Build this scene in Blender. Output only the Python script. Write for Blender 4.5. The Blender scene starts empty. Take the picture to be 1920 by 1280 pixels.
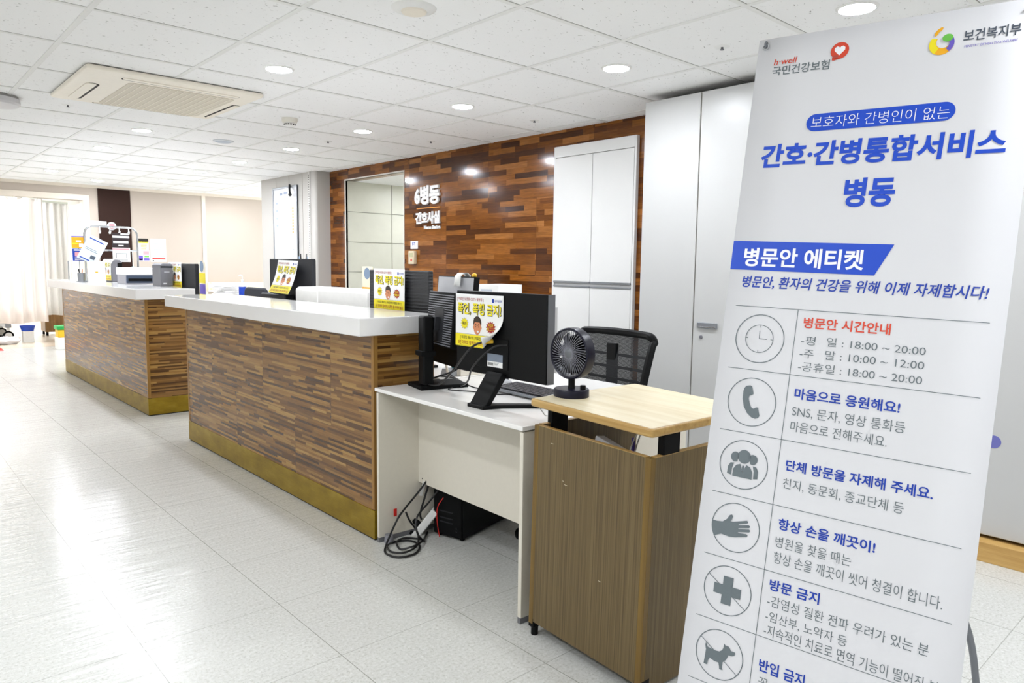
import bpy, bmesh, math, random
from mathutils import Matrix, Vector, Euler
random.seed(7)
SC = bpy.context.scene
COL = SC.collection
R = math.radians

# ------------------------------------------------------------------ camera, world, exposure
cam = bpy.data.cameras.new('camera')
cam.sensor_width = 36.0
cam.lens = 25.316
cam.clip_start = 0.05
cam_o = bpy.data.objects.new('camera', cam)
COL.objects.link(cam_o)
_r = Vector((0.7410784952, -0.6712967806, 0.0127787439))
_u = Vector((0.0605527250, 0.0857779050, 0.9944724825))
_f = Vector((0.6686823098, 0.7362083831, -0.1042170101))
cam_o.matrix_world = Matrix(((_r.x, _u.x, -_f.x, 0), (_r.y, _u.y, -_f.y, 0), (_r.z, _u.z, -_f.z, 1.26), (0, 0, 0, 1)))
SC.camera = cam_o

w = bpy.data.worlds.new('world'); SC.world = w; w.use_nodes = True
w.node_tree.nodes['Background'].inputs[0].default_value = (0.94, 0.975, 1.0, 1)
WORLD_STRENGTH = 1.25
w.node_tree.nodes['Background'].inputs[1].default_value = WORLD_STRENGTH
vs = SC.view_settings
vs.view_transform = 'Standard'; vs.look = 'None'; vs.gamma = 1; vs.use_curve_mapping = False
vs.exposure = 1.12
LAMP = 160.0
CZ = 2.302           # ceiling height

# ------------------------------------------------------------------ helpers
def lin(h):
    if isinstance(h, str):
        h = h.lstrip('#'); c = [int(h[i:i + 2], 16) / 255 for i in (0, 2, 4)]
    else:
        c = h
    return tuple((x / 12.92 if x <= 0.04045 else ((x + 0.055) / 1.055) ** 2.4) for x in c) + (1,)

class NT:
    def __init__(s, name, color='#808080', rough=0.5, metal=0.0, spec=0.5):
        s.mat = bpy.data.materials.new(name); s.mat.use_nodes = True
        s.t = s.mat.node_tree; s.b = s.t.nodes['Principled BSDF']
        s.b.inputs['Base Color'].default_value = lin(color)
        s.b.inputs['Roughness'].default_value = rough
        s.b.inputs['Metallic'].default_value = metal
        s.b.inputs['Specular IOR Level'].default_value = spec
        s._c = None
    def n(s, kind, **kw):
        nd = s.t.nodes.new(kind)
        for k, v in kw.items(): setattr(nd, k, v)
        return nd
    def link(s, a, b): s.t.links.new(a, b)
    def set(s, sock, v):
        if isinstance(v, bpy.types.NodeSocket): s.link(v, sock)
        else: sock.default_value = v
    def m(s, op, a, b=0.0, c=0.0):
        nd = s.n('ShaderNodeMath', operation=op)
        s.set(nd.inputs[0], a); s.set(nd.inputs[1], b); s.set(nd.inputs[2], c)
        return nd.outputs[0]
    def xyz(s):
        if s._c is None:
            tc = s.n('ShaderNodeTexCoord'); sp = s.n('ShaderNodeSeparateXYZ')
            s.link(tc.outputs['Object'], sp.inputs[0]); s._c = (sp.outputs[0], sp.outputs[1], sp.outputs[2], tc.outputs['Object'])
        return s._c
    def vec(s, x, y, z=0.0):
        c = s.n('ShaderNodeCombineXYZ')
        for i, v in enumerate((x, y, z)): s.set(c.inputs[i], v)
        return c.outputs[0]
    def noise(s, v, scale=5.0, detail=2.0, rough=0.5):
        nd = s.n('ShaderNodeTexNoise'); s.set(nd.inputs['Vector'], v)
        nd.inputs['Scale'].default_value = scale; nd.inputs['Detail'].default_value = detail; nd.inputs['Roughness'].default_value = rough
        return nd.outputs[0]
    def white(s, v):
        nd = s.n('ShaderNodeTexWhiteNoise', noise_dimensions='3D'); s.set(nd.inputs['Vector'], v); return nd.outputs['Value']
    def ramp(s, f, stops, interp='LINEAR'):
        nd = s.n('ShaderNodeValToRGB'); nd.color_ramp.interpolation = interp
        el = nd.color_ramp.elements
        while len(el) < len(stops): el.new(0.5)
        for e, (p, c) in zip(el, stops): e.position = p; e.color = lin(c)
        s.set(nd.inputs[0], f); return nd.outputs[0]
    def mix(s, f, a, b, blend='MIX'):
        nd = s.n('ShaderNodeMix', data_type='RGBA', blend_type=blend)
        s.set(nd.inputs[0], f)
        for i, v in ((6, a), (7, b)):
            if isinstance(v, str): v = lin(v)
            s.set(nd.inputs[i], v)
        return nd.outputs[2]
    def color(s, c): s.set(s.b.inputs['Base Color'], c); return s
    def bump(s, h, strength=0.1, dist=0.01):
        nd = s.n('ShaderNodeBump'); nd.inputs['Strength'].default_value = strength; nd.inputs['Distance'].default_value = dist
        s.set(nd.inputs['Height'], h); s.link(nd.outputs[0], s.b.inputs['Normal']); return s

MATS = {}
def plain(name, color, rough=0.5, metal=0.0, spec=0.5, var=0.04, vscale=30.0):
    if name in MATS: return MATS[name]
    t = NT(name, color, rough, metal, spec)
    if var:
        x, y, z, v = t.xyz()
        f = t.noise(v, vscale, 3)
        base = lin(color)
        lo = tuple(max(0, c * (1 - var)) for c in base[:3]) + (1,)
        hi = tuple(min(1, c * (1 + var)) for c in base[:3]) + (1,)
        t.color(t.mix(f, lo, hi))
    MATS[name] = t.mat
    return t.mat

class MB:
    """collects shapes, builds ONE mesh object"""
    def __init__(s): s.v = []; s.f = []; s.mi = []; s.cur = 0; s.M = Matrix()
    def add(s, vs_, fs):
        o = len(s.v); s.v += [tuple(s.M @ Vector(p)) for p in vs_]
        for f in fs: s.f.append(tuple(i + o for i in f)); s.mi.append(s.cur)
        return s
    def box(s, x0, x1, y0, y1, z0, z1):
        if x0 > x1: x0, x1 = x1, x0
        if y0 > y1: y0, y1 = y1, y0
        if z0 > z1: z0, z1 = z1, z0
        return s.add([(x0, y0, z0), (x1, y0, z0), (x1, y1, z0), (x0, y1, z0), (x0, y0, z1), (x1, y0, z1), (x1, y1, z1), (x0, y1, z1)],
                     [(0, 3, 2, 1), (4, 5, 6, 7), (0, 1, 5, 4), (1, 2, 6, 5), (2, 3, 7, 6), (3, 0, 4, 7)])
    def cyl(s, p0, p1, r0, r1=None, n=20, caps=True):
        r1 = r0 if r1 is None else r1
        p0, p1 = Vector(p0), Vector(p1); d = (p1 - p0).normalized()
        a = d.orthogonal().normalized(); b = d.cross(a)
        vs_ = []; fs = []
        for p, r in ((p0, r0), (p1, r1)):
            for i in range(n):
                t = 2 * math.pi * i / n; vs_.append(p + a * (r * math.cos(t)) + b * (r * math.sin(t)))
        for i in range(n): j = (i + 1) % n; fs.append((i, j, n + j, n + i))
        if caps: fs += [tuple(range(n - 1, -1, -1)), tuple(range(n, 2 * n))]
        return s.add(vs_, fs)
    def tube(s, pts, r, n=8, closed=False):
        P = [Vector(p) for p in pts]; m = len(P); vs_ = []; fs = []
        prev = None
        for i, p in enumerate(P):
            if closed: t = (P[(i + 1) % m] - P[i - 1]).normalized()
            else: t = (P[min(i + 1, m - 1)] - P[max(i - 1, 0)]).normalized()
            a = t.orthogonal().normalized() if prev is None else (prev - t * prev.dot(t)).normalized()
            prev = a; b = t.cross(a)
            for k in range(n):
                q = 2 * math.pi * k / n; vs_.append(p + a * (r * math.cos(q)) + b * (r * math.sin(q)))
        for i in range(m if closed else m - 1):
            j = (i + 1) % m
            for k in range(n):
                l = (k + 1) % n; fs.append((i * n + k, i * n + l, j * n + l, j * n + k))
        if not closed: fs += [tuple(range(n - 1, -1, -1)), tuple((m - 1) * n + k for k in range(n))]
        return s.add(vs_, fs)
    def lathe(s, prof, n=32, axis='z', c=(0, 0, 0)):
        vs_ = []; fs = []; m = len(prof)
        for r, h in prof:
            for k in range(n):
                q = 2 * math.pi * k / n; a, b = r * math.cos(q), r * math.sin(q)
                p = {'z': (a, b, h), 'x': (h, a, b), 'y': (b, h, a)}[axis]
                vs_.append((p[0] + c[0], p[1] + c[1], p[2] + c[2]))
        for i in range(m - 1):
            for k in range(n):
                l = (k + 1) % n; fs.append((i * n + k, i * n + l, (i + 1) * n + l, (i + 1) * n + k))
        loop = prof[0] == prof[-1]
        if prof[0][0] > 1e-6 and not loop: fs.append(tuple(range(n - 1, -1, -1)))
        if prof[-1][0] > 1e-6 and not loop: fs.append(tuple((m - 1) * n + k for k in range(n)))
        return s.add(vs_, fs)
    def prism(s, poly, h0, h1, axis='z'):
        n = len(poly); f = {'z': lambda a, b, h: (a, b, h), 'x': lambda a, b, h: (h, a, b), 'y': lambda a, b, h: (a, h, b)}[axis]
        vs_ = [f(a, b, h0) for a, b in poly] + [f(a, b, h1) for a, b in poly]
        fs = [tuple(range(n - 1, -1, -1)), tuple(range(n, 2 * n))] + [(i, (i + 1) % n, n + (i + 1) % n, n + i) for i in range(n)]
        return s.add(vs_, fs)
    def ell(s, c, rx, ry, rz, n=20, m=12):
        vs_ = []; fs = []
        for i in range(m + 1):
            t = math.pi * i / m
            for k in range(n):
                q = 2 * math.pi * k / n
                vs_.append((c[0] + rx * math.sin(t) * math.cos(q), c[1] + ry * math.sin(t) * math.sin(q), c[2] + rz * math.cos(t)))
        for i in range(m):
            for k in range(n): l = (k + 1) % n; fs.append((i * n + k, (i + 1) * n + k, (i + 1) * n + l, i * n + l))
        return s.add(vs_, fs)
    def flat(s, tri, fn):
        """tri = (verts2d, faces); fn maps (a,b) to 3D"""
        return s.add([fn(a, b) for a, b in tri[0]], tri[1])
    def build(s, name, mat, parent=None, bevel=0.0, smooth=True, seg=2, merge=True, recalc=True):
        me = bpy.data.meshes.new(name)
        me.from_pydata(s.v, [], s.f)
        mats = mat if isinstance(mat, (list, tuple)) else [mat]
        for m_ in mats: me.materials.append(m_)
        me.polygons.foreach_set('material_index', s.mi)
        bm = bmesh.new(); bm.from_mesh(me)
        if merge: bmesh.ops.remove_doubles(bm, verts=bm.verts, dist=1e-6)
        if recalc: bmesh.ops.recalc_face_normals(bm, faces=bm.faces)
        bm.to_mesh(me); bm.free()
        if smooth: me.shade_smooth(); me.set_sharp_from_angle(angle=R(38))
        o = bpy.data.objects.new(name, me); COL.objects.link(o)
        if parent is not None: o.parent = parent
        if bevel:
            b = o.modifiers.new('bevel', 'BEVEL'); b.width = bevel; b.segments = seg; b.limit_method = 'ANGLE'; b.angle_limit = R(40)
        return o

def empty(name, loc=(0, 0, 0), rot=(0, 0, 0)):
    o = bpy.data.objects.new(name, None); COL.objects.link(o)
    o.location = loc; o.rotation_euler = rot; o.empty_display_size = 0.05
    return o
def tag(o, label, cat, group=None, kind=None):
    o['label'] = label; o['category'] = cat
    if group: o['group'] = group
    if kind: o['kind'] = kind
    return o
def thing(name, label, cat, loc=(0, 0, 0), rot=(0, 0, 0), group=None):
    return tag(empty(name, loc, rot), label, cat, group)
def struct(o): o['kind'] = 'structure'; return o
def circ(cx, cy, rx, ry=None, n=32, a0=0.0, a1=2 * math.pi):
    ry = rx if ry is None else ry
    return [(cx + rx * math.cos(a0 + (a1 - a0) * i / n), cy + ry * math.sin(a0 + (a1 - a0) * i / n)) for i in range(n + (0 if a1 - a0 > 6.28 else 1))]
def fan(poly):
    """triangulated simple polygon"""
    from mathutils.geometry import tessellate_polygon
    t = tessellate_polygon([[Vector((a, b, 0)) for a, b in poly]])
    return (list(poly), [tuple(x) for x in t])
def ringtri(cx, cy, r0, r1, n=48):
    v = circ(cx, cy, r0, n=n) + circ(cx, cy, r1, n=n)
    return (v, [(i, (i + 1) % n, n + (i + 1) % n, n + i) for i in range(n)])
def linetri(a, b, wd):
    d = (Vector(b) - Vector(a)).normalized(); nx, ny = -d.y * wd / 2, d.x * wd / 2
    return ([(a[0] + nx, a[1] + ny), (a[0] - nx, a[1] - ny), (b[0] - nx, b[1] - ny), (b[0] + nx, b[1] + ny)], [(0, 1, 2, 3)])
_T = {}
def glyphs(body, bold=0.0):
    """flat lettering in a unit box"""
    k = (body, bold)
    if k in _T: return _T[k]
    cu = bpy.data.curves.new('t', 'FONT'); cu.body = body; cu.resolution_u = 5; cu.offset = bold
    o = bpy.data.objects.new('t', cu); COL.objects.link(o)
    me = bpy.data.meshes.new_from_object(o.evaluated_get(bpy.context.evaluated_depsgraph_get()))
    v = [(p.co.x, p.co.y) for p in me.vertices]; f = [tuple(p.vertices) for p in me.polygons]
    bpy.data.objects.remove(o); bpy.data.curves.remove(cu); bpy.data.meshes.remove(me)
    x0 = min(a for a, b in v); x1 = max(a for a, b in v); y0 = min(b for a, b in v); y1 = max(b for a, b in v)
    r = ([((a - x0) / (x1 - x0), (b - y0) / (y1 - y0)) for a, b in v], f)
    _T[k] = r; return r
def quad(bl, br, tl):
    return lambda a, b: (bl[0] + a * (br[0] - bl[0]) + b * (tl[0] - bl[0]), bl[1] + a * (br[1] - bl[1]) + b * (tl[1] - bl[1]))
def put(tri, fn): return ([fn(a, b) for a, b in tri[0]], tri[1])
def smoothpts(P, n=6):
    P = [Vector(p) for p in P]; out = []
    for i in range(len(P) - 1):
        p0 = P[max(i - 1, 0)]; p1 = P[i]; p2 = P[i + 1]; p3 = P[min(i + 2, len(P) - 1)]
        for k in range(n):
            t = k / n
            out.append(0.5 * ((2 * p1) + (p2 - p0) * t + (2 * p0 - 5 * p1 + 4 * p2 - p3) * t * t + (3 * p1 - p0 - 3 * p2 + p3) * t ** 3))
    out.append(P[-1]); return out

# ------------------------------------------------------------------ materials
def mat_floor():
    t = NT('vinyl_floor', '#d6d6d0', 0.16, 0, 0.36)
    x, y, z, v = t.xyz()
    speck = t.noise(v, 95, 2, 0.6); speck2 = t.noise(v, 230, 1, 0.5); big = t.noise(v, 1.3, 3)
    c = t.ramp(speck, [(0.28, '#b6b6ae'), (0.42, '#cbcbc5'), (0.58, '#d2d2cd'), (0.72, '#dcdcd8')])
    c = t.mix(t.ramp(speck2, [(0.27, '#ffffff'), (0.36, '#000000')]), c, '#aaaa9e')
    c = t.mix(t.m('MULTIPLY', big, 0.10), c, '#c9c9c2')
    # whole-tile tint and seams
    S = 0.4665
    gx = t.m('DIVIDE', t.m('SUBTRACT', x, 1.089), S); gy = t.m('DIVIDE', t.m('SUBTRACT', y, 2.0), S)
    wn = t.white(t.vec(t.m('FLOOR', gx), t.m('FLOOR', gy), 0))
    c = t.mix(t.m('MULTIPLY', wn, 0.10), c, '#c4c4bf')
    fx = t.m('ABSOLUTE', t.m('SUBTRACT', t.m('FRACT', gx), 0.5)); fy = t.m('ABSOLUTE', t.m('SUBTRACT', t.m('FRACT', gy), 0.5))
    sx = t.m('GREATER_THAN', fx, 0.4968); sy = t.m('GREATER_THAN', fy, 0.4970)
    seam = t.m('MAXIMUM', t.m('MULTIPLY', sx, 0.7), t.m('MULTIPLY', sy, 0.5))
    c = t.mix(seam, c, '#77776c')
    t.color(c)
    wob = t.noise(t.vec(t.m('MULTIPLY', x, 1.1), t.m('MULTIPLY', y, 9.0), 0), 2.6, 3, 0.6)
    t.bump(wob, 0.30, 0.014)
    rgh = t.m('ADD', 0.13, t.m('MULTIPLY', t.noise(v, 3.0, 2), 0.12)); t.set(t.b.inputs['Roughness'], rgh)
    return t.mat
def mat_room_floor():
    t = NT('beige_vinyl', '#d9cbb8', 0.2)
    x, y, z, v = t.xyz()
    t.color(t.ramp(t.noise(v, 60, 2), [(0.3, '#cdbda8'), (0.7, '#e0d4c4')])); return t.mat
def mat_ceiling():
    t = NT('mineral_tile', '#f2f1ee', 0.95, 0, 0.1)
    x, y, z, v = t.xyz()
    a = t.noise(t.vec(t.m('MULTIPLY', t.m('ADD', x, t.m('MULTIPLY', y, 0.35)), 22), t.m('MULTIPLY', t.m('SUBTRACT', y, t.m('MULTIPLY', x, 0.35)), 95), 0), 1.0, 2, 0.55)
    b = t.noise(t.vec(t.m('MULTIPLY', t.m('SUBTRACT', x, y), 30), t.m('MULTIPLY', t.m('ADD', x, y), 60), 3.3), 1.0, 2, 0.55)
    m1 = t.ramp(a, [(0.27, '#ffffff'), (0.315, '#000000')]); m2 = t.ramp(b, [(0.26, '#ffffff'), (0.30, '#000000')])
    c = t.mix(m1, '#fafaf9', '#a9a8a4'); c = t.mix(m2, c, '#b4b3af'); t.color(c)
    t.bump(t.noise(v, 120, 2), 0.08, 0.002)
    return t.mat
def mat_strips(name, rh, ln, stops, rough, panel_w, panel_h, seam_col, grain=0.35, u0=0.0, z0=0.0, bump=0.03, spec=0.5, gz=260):
    """laminate of thin random-length wooden strips"""
    t = NT(name, '#7a5230', rough, 0, spec)
    x, y, z, v = t.xyz()
    u = t.m('ADD', t.m('ADD', x, y), u0); zz = t.m('ADD', z, z0)
    pv = t.m('FLOOR', t.m('DIVIDE', zz, panel_h))
    row = t.m('FLOOR', t.m('DIVIDE', zz, rh))
    shift = t.white(t.vec(row, 3.7, 1.1))
    ln2 = t.m('ADD', ln * 0.55, t.m('MULTIPLY', t.white(t.vec(row, 9.2, 4.4)), ln * 0.9))
    cell = t.m('FLOOR', t.m('ADD', t.m('DIVIDE', u, ln2), t.m('MULTIPLY', shift, 17)))
    pan = t.m('FLOOR', t.m('ADD', t.m('DIVIDE', u, panel_w), t.m('MULTIPLY', pv, 0.5)))
    wn = t.white(t.vec(cell, row, pan))
    c = t.ramp(wn, stops)
    g = t.noise(t.vec(t.m('ADD', t.m('MULTIPLY', u, 6), t.m('MULTIPLY', cell, 3.1)), t.m('MULTIPLY', zz, gz), row), 1.0, 4, 0.65)
    gc = t.ramp(g, [(0.28, '#565656'), (0.66, '#ffffff')])
    c = t.mix(grain, c, gc, 'MULTIPLY')
    fu = t.m('ABSOLUTE', t.m('SUBTRACT', t.m('FRACT', t.m('ADD', t.m('DIVIDE', u, panel_w), t.m('MULTIPLY', pv, 0.5))), 0.5))
    fz = t.m('ABSOLUTE', t.m('SUBTRACT', t.m('FRACT', t.m('DIVIDE', zz, panel_h)), 0.5))
    s = t.m('MAXIMUM', t.m('GREATER_THAN', fu, 0.5 - 0.0012 / panel_w), t.m('GREATER_THAN', fz, 0.5 - 0.001 / panel_h))
    c = t.mix(t.m('MULTIPLY', s, 0.75), c, seam_col)
    t.color(c)
    t.bump(t.noise(v, 7, 3), bump, 0.01)
    return t.mat
def mat_grain(name, c0, c1, rough=0.35, axis='z', scale=90.0, c2=None, spec=0.4):
    t = NT(name, c0, rough, 0, spec)
    x, y, z, v = t.xyz()
    k = {'x': (2.0, scale, scale), 'y': (scale, 2.0, scale), 'z': (scale, scale, 1.2)}[axis]
    f = t.noise(t.vec(t.m('MULTIPLY', x, k[0]), t.m('MULTIPLY', y, k[1]), t.m('MULTIPLY', z, k[2])), 1.0, 4, 0.65)
    st = [(0.32, c0), (0.66, c1)] if c2 is None else [(0.28, c0), (0.5, c1), (0.72, c2)]
    t.color(t.ramp(f, st)); t.bump(f, 0.05, 0.002); return t.mat
def mat_brass():
    t = NT('brushed_brass', '#9a7a2c', 0.42, 0.55)
    x, y, z, v = t.xyz()
    u = t.m('ADD', x, y)
    f = t.noise(t.vec(t.m('MULTIPLY', u, 3.0), t.m('MULTIPLY', z, 6), 0), 2.0, 4, 0.6)
    g = t.noise(t.vec(t.m('MULTIPLY', u, 9.0), t.m('MULTIPLY', z, 420), 0), 1.0, 2)
    c = t.ramp(f, [(0.3, '#8a6e10'), (0.55, '#a38722'), (0.75, '#b3983a')])
    c = t.mix(0.22, c, t.ramp(g, [(0.3, '#555555'), (0.7, '#ffffff')]), 'MULTIPLY')
    t.color(c); t.bump(g, 0.06, 0.002); return t.mat
def emit(name, color, strength):
    t = NT(name, '#ffffff'); t.b.inputs['Emission Color'].default_value = lin(color); t.b.inputs['Emission Strength'].default_value = strength
    MATS[name] = t.mat; return t.mat
def mat_mesh_fabric():
    t = NT('mesh_fabric', '#1a1c1f', 0.8)
    x, y, z, v = t.xyz()
    a = t.m('ABSOLUTE', t.m('SUBTRACT', t.m('FRACT', t.m('MULTIPLY', y, 240)), 0.5)); b = t.m('ABSOLUTE', t.m('SUBTRACT', t.m('FRACT', t.m('MULTIPLY', z, 240)), 0.5))
    hole = t.m('MULTIPLY', t.m('LESS_THAN', a, 0.17), t.m('LESS_THAN', b, 0.17))
    t.set(t.b.inputs['Alpha'], t.m('SUBTRACT', 1.0, hole)); return t.mat
def mat_ridged(name, color, freq, axis='z', rough=0.5, depth=0.25):
    t = NT(name, color, rough)
    x, y, z, v = t.xyz()
    a = {'x': x, 'y': y, 'z': z}[axis]
    w_ = t.m('SINE', t.m('MULTIPLY', t.m('ADD', a, t.m('MULTIPLY', t.noise(v, 14, 2), 0.012)), freq * 6.283))
    t.bump(w_, depth, 0.002); return t.mat

M_FLOOR = mat_floor(); M_RFLOOR = mat_room_floor(); M_CEIL = mat_ceiling()
M_GRID = plain('white_tbar', '#efefec', 0.6)
M_COUNTER = mat_strips('zebrano_strips', 0.0126, 0.25,
    [(0.0, '#4c2f12'), (0.22, '#68451c'), (0.45, '#855b29'), (0.72, '#9b7036'), (1.0, '#b58b49')], 0.26, 0.80, 0.466, '#3a2412', 0.45, 0.0, 0.0, 0.0, 0.5, 200)
M_WALLWOOD = mat_strips('walnut_strips', 0.044, 0.36,
    [(0.0, '#45220b'), (0.25, '#65360e'), (0.5, '#804914'), (0.78, '#985b1e'), (1.0, '#b07338')], 0.13, 1.20, 0.62, '#2c1608', 0.55, 0.1, 0.05, 0.035, 0.35, 75)
M_TRIM = mat_grain('oak_edge', '#7d5420', '#a27a3c', 0.35, 'z', 60)
M_SLAB = plain('white_solid_surface', '#ecebe9', 0.10, 0, 0.5, 0.02, 8)
M_BRASS = mat_brass()
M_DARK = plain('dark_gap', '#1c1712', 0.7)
M_DESK = plain('cream_melamine', '#ddd7c8', 0.32, 0, 0.4, 0.03, 60)
M_DESKTOP = plain('white_melamine', '#f2f0ec', 0.22, 0, 0.5, 0.02, 40)
M_LECT = mat_grain('grey_walnut_laminate', '#4a3b24', '#665535', 0.45, 'z', 190, '#7a6845')
M_LECTEDGE = mat_grain('amber_edge', '#62491c', '#7d6228', 0.35, 'z', 50)
M_LECTTOP = mat_grain('pale_oak_laminate', '#dccaa0', '#e9dbb8', 0.28, 'y', 26, '#f1e6c9')
M_TOPEDGE = mat_grain('oak_top_edge', '#a98448', '#c6a466', 0.3, 'y', 40)
M_BLACK = plain('black_plastic', '#060708', 0.5, 0, 0.18, 0.08)
M_BLACKM = plain('matte_black', '#08090a', 0.65, 0, 0.15, 0.08)
M_CHAR = plain('charcoal_plastic', '#26272b', 0.5, 0, 0.3, 0.06)
M_GREYPL = plain('grey_plastic', '#6c6c72', 0.45)
M_NAVY = plain('navy_plastic', '#0d0d22', 0.35, 0, 0.3)
M_LOCK = plain('white_lacquer', '#c2c2c0', 0.32, 0, 0.4, 0.015, 6)
M_CABW = plain('cabinet_white', '#e6e6e4', 0.3, 0, 0.4, 0.015, 6)
M_LOCKGAP = plain('beige_gap', '#b5ad9c', 0.6)
M_CHROME = plain('chrome', '#c9ccd0', 0.18, 1.0)
M_STEEL = plain('satin_steel', '#9fa3a9', 0.35, 0.8)
M_TUBE = plain('grey_tube', '#7b7e84', 0.35, 0.6)
M_WHITE = plain('white_plastic', '#efefec', 0.35)
M_CREAM = plain('cream_plastic', '#f3ecdd', 0.4)
M_CREAMD = plain('cream_grille', '#d2c9b6', 0.5)
M_PAPER = plain('white_paper', '#f6f6f4', 0.6, 0, 0.3, 0.01)
M_BANNER = plain('banner_vinyl', '#dedee0', 0.5, 0, 0.25, 0.01, 6)
M_BLUE = plain('blue_ink', '#0046c6', 0.4, var=0.0)
M_BLUEK = plain('deep_blue_ink', '#083aa8', 0.4, var=0.0)
M_GREY = plain('grey_ink', '#687276', 0.45, var=0.0)
M_GREYD = plain('dark_grey_ink', '#4c5562', 0.45, var=0.0)
M_ORANGE = plain('orange_ink', '#d9452a', 0.4, var=0.0)
M_WINK = plain('white_ink', '#f8f8fb', 0.4, var=0.0)
M_YEL = plain('yellow_ink', '#f6e51a', 0.45, var=0.0)
M_AMB = plain('amber_ink', '#f5b014', 0.45, var=0.0)
M_GRN = plain('green_ink', '#6bbf4a', 0.45, var=0.0)
M_PUR = plain('purple_ink', '#6a5ac0', 0.45, var=0.0)
M_RED = plain('red_ink', '#a3231f', 0.45, var=0.0)
M_BRED = plain('bright_red', '#d02018', 0.45)
M_BLK = plain('black_ink', '#1c1a14', 0.5, var=0.0)
M_SKIN = plain('skin_ink', '#d98c62', 0.5, var=0.0)
M_HAIR = plain('hair_ink', '#33261c', 0.5, var=0.0)
M_PINK = plain('pink_ink', '#e9a3ab', 0.5, var=0.0)
M_SKY = plain('pale_blue_ink', '#b9cfe8', 0.5, var=0.0)
M_WALL = plain('beige_wallpaper', '#c4b8ac', 0.8, 0, 0.2, 0.02, 5)
M_FRAME = plain('cream_door_frame', '#eadfd0', 0.5)
M_COLUMN = plain('white_wall_panel', '#c6c3be', 0.55, 0, 0.3, 0.015, 4)
M_BROWN = plain('dark_brown_panel', '#2c170f', 0.6, 0, 0.2, 0.05, 20)
M_ROOMW = plain('white_room_paint', '#f4f2ee', 0.8)
M_RAIL = plain('cream_rail', '#efe2c4', 0.4)
M_CURT = plain('curtain_cloth', '#f6efea', 0.85, 0, 0.1, 0.02, 12)
M_CURTP = plain('curtain_cloth_cool', '#fbfaf6', 0.85, 0, 0.1, 0.02, 12)
M_TILEW = plain('grey_stone_tile', '#d9d8cb', 0.35, 0, 0.4, 0.05, 9)
M_GROUT = plain('dark_grout', '#77766a', 0.7)
M_WBOARD = plain('whiteboard_face', '#dfe2e6', 0.2)
M_GREEN = plain('green_plastic', '#179a44', 0.4)
M_YELP = plain('yellow_plastic', '#efc02a', 0.4)
M_LENS = emit('lamp_lens', '#f4f8ff', LAMP)
M_PLINTH = mat_grain('plinth_wood', '#b98f4e', '#d3ad6c', 0.4, 'y', 40)
M_MESH = mat_mesh_fabric()
M_RIDGE = mat_ridged('ridged_black_back', '#1b1c20', 60, 'z', 0.45, 0.5)
M_VENT = mat_ridged('vented_grey_back', '#34353a', 70, 'z', 0.5, 0.7)


# ================================================================== the room
XW = 4.08            # plane of the wood wall
YF = 11.46           # plane of the far wall
X0, X1, Y0, Y1 = -2.2, 5.6, -2.6, YF
b = MB(); b.box(X0, X1, Y0, 12.3, -0.05, 0); struct(b.build('floor', M_FLOOR, smooth=False))
b = MB(); b.box(0.2, 3.4, 12.3, 16.6, -0.05, 0.0); struct(b.build('floor_ward', M_RFLOOR, smooth=False))

GS = 0.6335; GX = 0.7839; GY = 2.8672
ce = MB(); ce.box(X0, X1, Y0, Y1 + 0.0, CZ, CZ + 0.06)
ceil_o = struct(ce.build('ceiling', M_CEIL, smooth=False))
g = MB()
i = -6
while GX + i * GS < X1:
    x = GX + i * GS
    if x > X0: g.box(x - 0.012, x + 0.012, Y0, Y1, CZ - 0.0035, CZ + 0.001)
    i += 1
i = -9
while GY + i * GS < Y1:
    y = GY + i * GS
    if y > Y0: g.box(X0, X1, y - 0.012, y + 0.012, CZ - 0.003, CZ + 0.001)
    i += 1
gr_o = g.build('ceiling_grid', M_GRID, ceil_o, smooth=False, merge=False)
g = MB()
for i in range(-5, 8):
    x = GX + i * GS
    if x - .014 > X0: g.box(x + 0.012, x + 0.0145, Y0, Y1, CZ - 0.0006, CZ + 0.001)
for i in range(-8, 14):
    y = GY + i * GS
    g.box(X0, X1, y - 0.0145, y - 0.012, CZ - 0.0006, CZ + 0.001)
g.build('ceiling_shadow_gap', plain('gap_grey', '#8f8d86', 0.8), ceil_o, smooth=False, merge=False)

# wood wall with the tiled passage
ZO = 2.176; YA, YB = 6.12, 7.27
b = MB()
b.box(XW, XW + 0.12, Y0, YA, 0, CZ); b.box(XW, XW + 0.12, YB, 7.63, 0, CZ); b.box(XW, XW + 0.12, YA, YB, ZO, CZ)
struct(b.build('wall_right', M_WALLWOOD, smooth=False))
b = MB()
b.box(XW - 0.004, XW + 0.02, YB, YB + 0.02, 0, ZO); b.box(XW - 0.004, XW + 0.02, YA - 0.012, YA, 0, ZO); b.box(XW - 0.004, XW + 0.02, YA - 0.012, YB + 0.02, ZO, ZO + 0.014)
struct(b.build('trim_1', plain('silver_trim', '#d8d3c8', 0.5), smooth=False))
b = MB(); b.box(XW + 0.12, XW + 2.2, YB, YB + 0.1, 0, ZO); b.box(XW + 0.0201, XW + 0.12, YB - 0.004, YB, 0, ZO)
pw = struct(b.build('wall_passage', M_TILEW, smooth=False))
s = MB()
for k in range(1, 4): s.box(XW + k * 0.6 - 0.002, XW + k * 0.6 + 0.002, YB - 0.0052, YB + 0.001, 0, ZO)
for k in range(1, 7): s.box(XW + 0.02, XW + 2.2, YB - 0.0052, YB + 0.001, ZO - k * 0.335 - 0.002, ZO - k * 0.335 + 0.002)
s.build('grout_lines', M_GROUT, pw, smooth=False, merge=False)
b = MB(); b.box(XW + 0.12, XW + 2.2, YA - 0.1, YB, ZO, ZO + 0.06); struct(b.build('ceiling_passage', M_CEIL, smooth=False))
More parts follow.
